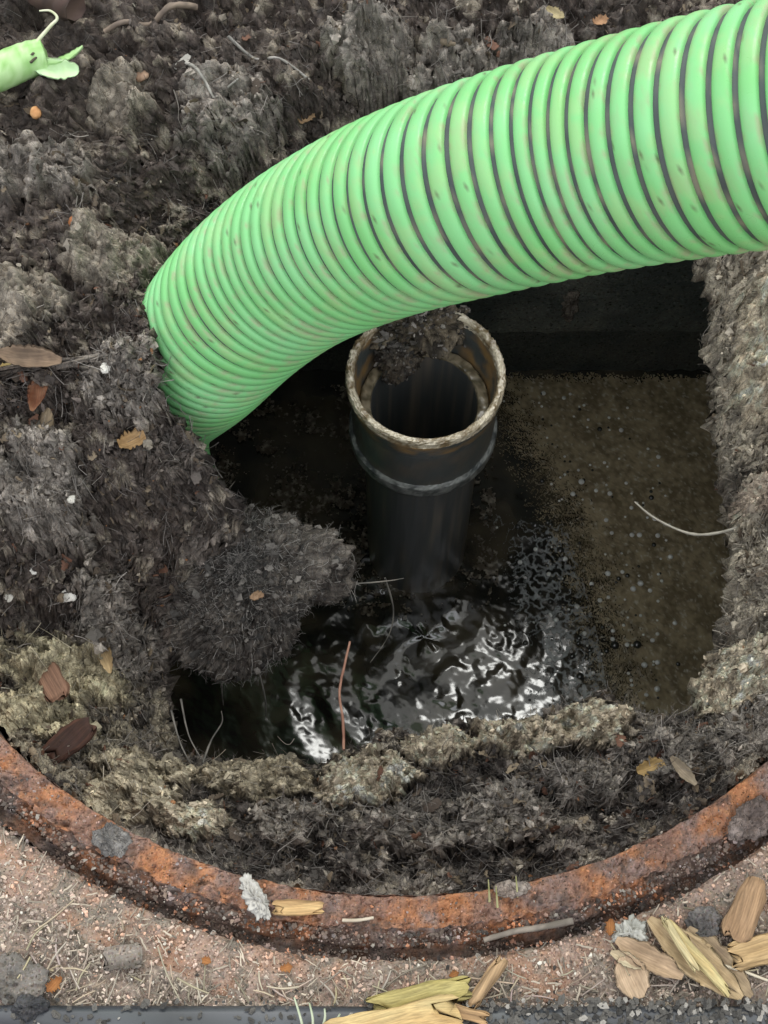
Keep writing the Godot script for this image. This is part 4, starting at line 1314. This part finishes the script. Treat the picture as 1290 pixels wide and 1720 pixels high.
func build_grit() -> void:
	var spots := []
	for k in 30000:
		var a := PI / 2 + rng.randf_range(-.82, .82)
		var u := rng.randf()
		var R := lerpf(.362, .462, u)
		var w := RC + Vector3(cos(a), 0, sin(a)) * R
		if w.z > .394: continue
		var sz := .0006 + .0024 * pow(rng.randf(), 3.5)
		var c: Color
		if R < .398:
			var groove := R > .381
			if not groove and rng.randf() < .8: continue
			c = rust_dirt(w + Vector3(0, .1, 0)) * rng.randf_range(.6, 1.9) if rng.randf() < (.7 if groove else .3) else rust(w) * rng.randf_range(.45, 1.25)
			sz *= 1.05 if groove else .65
			if rng.randf() < .05: c = lin(.30, .27, .23)
		else:
			if rng.randf() < (.6 if R < .426 else .35): continue
			c = (rust_pink(w + Vector3(0, .2, 0)) if R < .424 or rng.randf() < .08 else ground_color(w + Vector3(0, .2, 0))) * rng.randf_range(.6, 1.35)
			if rng.randf() < .04: c = lin(.70, .66, .57)
			if rng.randf() < .04: c = lin(.04, .035, .03)
		var y := -.0125 if R > .389 and R < .396 else (-.0025 if R < .389 and R > .378 else .0008)
		c.a = 1.0
		spots.append([Transform3D(turned((Vector3.UP + Vector3(rng.randfn(), 0, rng.randfn()) * .35).normalized(), rng.randf() * TAU) * Basis.from_scale(Vector3(sz, sz * .75, sz * rng.randf_range(.7, 1.7))), w + Vector3.UP * (y + ground_height(w) * (1.0 if R > .405 else 0.0))), c])
	var cv := []
	for k in 4: cv.append(crumb_variant(400 + k))
	scatter("grit", cv, spots, M.litter, "loose grit and sand on the frame and the ground")
	# chaff: short bits too small and many to count
	spots = []
	for k in 3600:
		var a := PI / 2 + rng.randf_range(-.8, .8)
		var R := lerpf(.398, .462, rng.randf())
		var w := RC + Vector3(cos(a), 0, sin(a)) * R
		if w.z > .396: continue
		if R < .425 and rng.randf() < .6: continue
		var len := .0022 + .008 * pow(rng.randf(), 2.2)
		var g := .12 + .42 * pow(rng.randf(), 1.5)
		spots.append([Transform3D(turned(Vector3.UP, rng.randf() * TAU) * Basis.from_scale(Vector3(len, rng.randf_range(.0004, .0009), rng.randf_range(.0005, .0013))), w + Vector3.UP * (.0022 + ground_height(w))), lin(g, g * .85, g * .66)])
	var fv := []
	for k in 4: fv.append(chaff_variant(500 + k))
	scatter("straw_chaff", fv, spots, M.litter, "fine chaff scattered over the gritty ground")

func build_edging() -> void:
	# a strip of black plastic edging along the front
	var rows := []
	for k in 61:
		var x := lerpf(-.9, .9, k / 60.0)
		var row := PackedVector3Array()
		for q in [[.392, -.02], [.3915, .004], [.393, .0075], [.396, .0088], [.402, .0092], [.425, .0096], [.445, .0090], [.449, .004], [.449, -.02]]:
			row.append(Vector3(x, q[1] + .0008 * fbm(Vector3(x, q[0], 0), 9.0), q[0] + .0015 * fbm(Vector3(x, 0, 3), 8.0) + .002 * x))
		rows.append(row)
	var o := obj("plastic_edging", loft(rows, lin(.020, .023, .028), lin(.075, .080, .088), 30.0), M.plastic)
	tag(o, "black blue plastic edging strip along the very front", "edging")
	var spots := []
	for k in 2600:
		var x := rng.randf_range(-.24, .24)
		var right := smoothstep(-.02, .10, x)
		if rng.randf() > .12 + .88 * right: continue
		var sz := .0012 + .003 * pow(rng.randf(), 2.5)
		var g := rng.randf_range(.02, .12)
		if rng.randf() < .1: g = .32
		spots.append([Transform3D(turned(Vector3.UP, rng.randf() * TAU) * Basis.from_scale(Vector3(sz, sz * .7, sz * rng.randf_range(.7, 1.9))), Vector3(x, .0098, rng.randf_range(.388, .412))), lin(g, g * .93, g * .82)])
	scatter("edging_soil", [crumb_variant(600), crumb_variant(601)], spots, M.litter, "dark crumbs of soil spilled over the black edging")


func _ready() -> void:
	# camera, sky, sun, exposure
	var cam := Camera3D.new()
	cam.name = "camera"
	cam.fov = 40.20
	cam.near = 0.02
	cam.far = 300.0
	cam.position = Vector3(0, .843, .458)
	cam.rotation_degrees = Vector3(-66, 0, 0)
	add_child(cam)
	cam.current = true
	var sky_m := ProceduralSkyMaterial.new()
	sky_m.sky_top_color = Color(0.97, 0.98, 1.0)
	sky_m.sky_horizon_color = Color(0.60, 0.65, 0.68)
	sky_m.sky_curve = 0.25
	sky_m.ground_bottom_color = Color(0.25, 0.23, 0.2)
	sky_m.ground_horizon_color = Color(0.4, 0.4, 0.38)
	sky_m.sky_energy_multiplier = 1.0
	var sky := Sky.new()
	sky.sky_material = sky_m
	var env := Environment.new()
	env.background_mode = Environment.BG_SKY
	env.sky = sky
	env.tonemap_mode = Environment.TONE_MAPPER_LINEAR
	env.tonemap_exposure = 1.85
	env.sdfgi_enabled = true
	env.ssao_enabled = true
	env.ssil_enabled = true
	var we := WorldEnvironment.new()
	we.name = "world"
	we.environment = env
	add_child(we)
	var sun := DirectionalLight3D.new()
	sun.name = "sun"
	sun.light_energy = 0.38
	sun.light_angular_distance = 34.0
	sun.light_color = Color(1.0, 1.0, 0.98)
	sun.shadow_enabled = true
	sun.rotation_degrees = Vector3(-54, 170, 0)
	add_child(sun)

	rng.seed = 4
	n1.noise_type = FastNoiseLite.TYPE_SIMPLEX_SMOOTH
	n1.frequency = 1.0
	n1.fractal_octaves = 3
	n1.seed = 3
	n2.noise_type = FastNoiseLite.TYPE_SIMPLEX
	n2.fractal_type = FastNoiseLite.FRACTAL_RIDGED
	n2.frequency = 1.0
	n2.fractal_octaves = 2
	n2.seed = 8
	n3.noise_type = FastNoiseLite.TYPE_CELLULAR
	n3.cellular_return_type = FastNoiseLite.RETURN_DISTANCE2_SUB
	n3.frequency = 1.0
	n3.fractal_type = FastNoiseLite.FRACTAL_NONE
	n3.seed = 5
	n4.noise_type = FastNoiseLite.TYPE_SIMPLEX_SMOOTH
	n4.fractal_type = FastNoiseLite.FRACTAL_NONE
	n4.frequency = 1.0
	n4.seed = 12
	make_materials()

	# setting
	build_ground()
	build_tank()
	build_soil()
	build_water()
	# things
	build_frame()
	build_pipe()
	build_hose()
	build_root_ball()
	build_clods()
	build_edging()
	build_stem()
	build_roots()
	build_litter_on_soil()
	build_frame_litter()
	build_ground_things()
	build_debris()
	build_painted_glint()
	build_bubbles()
	build_fibres()
	build_grit()
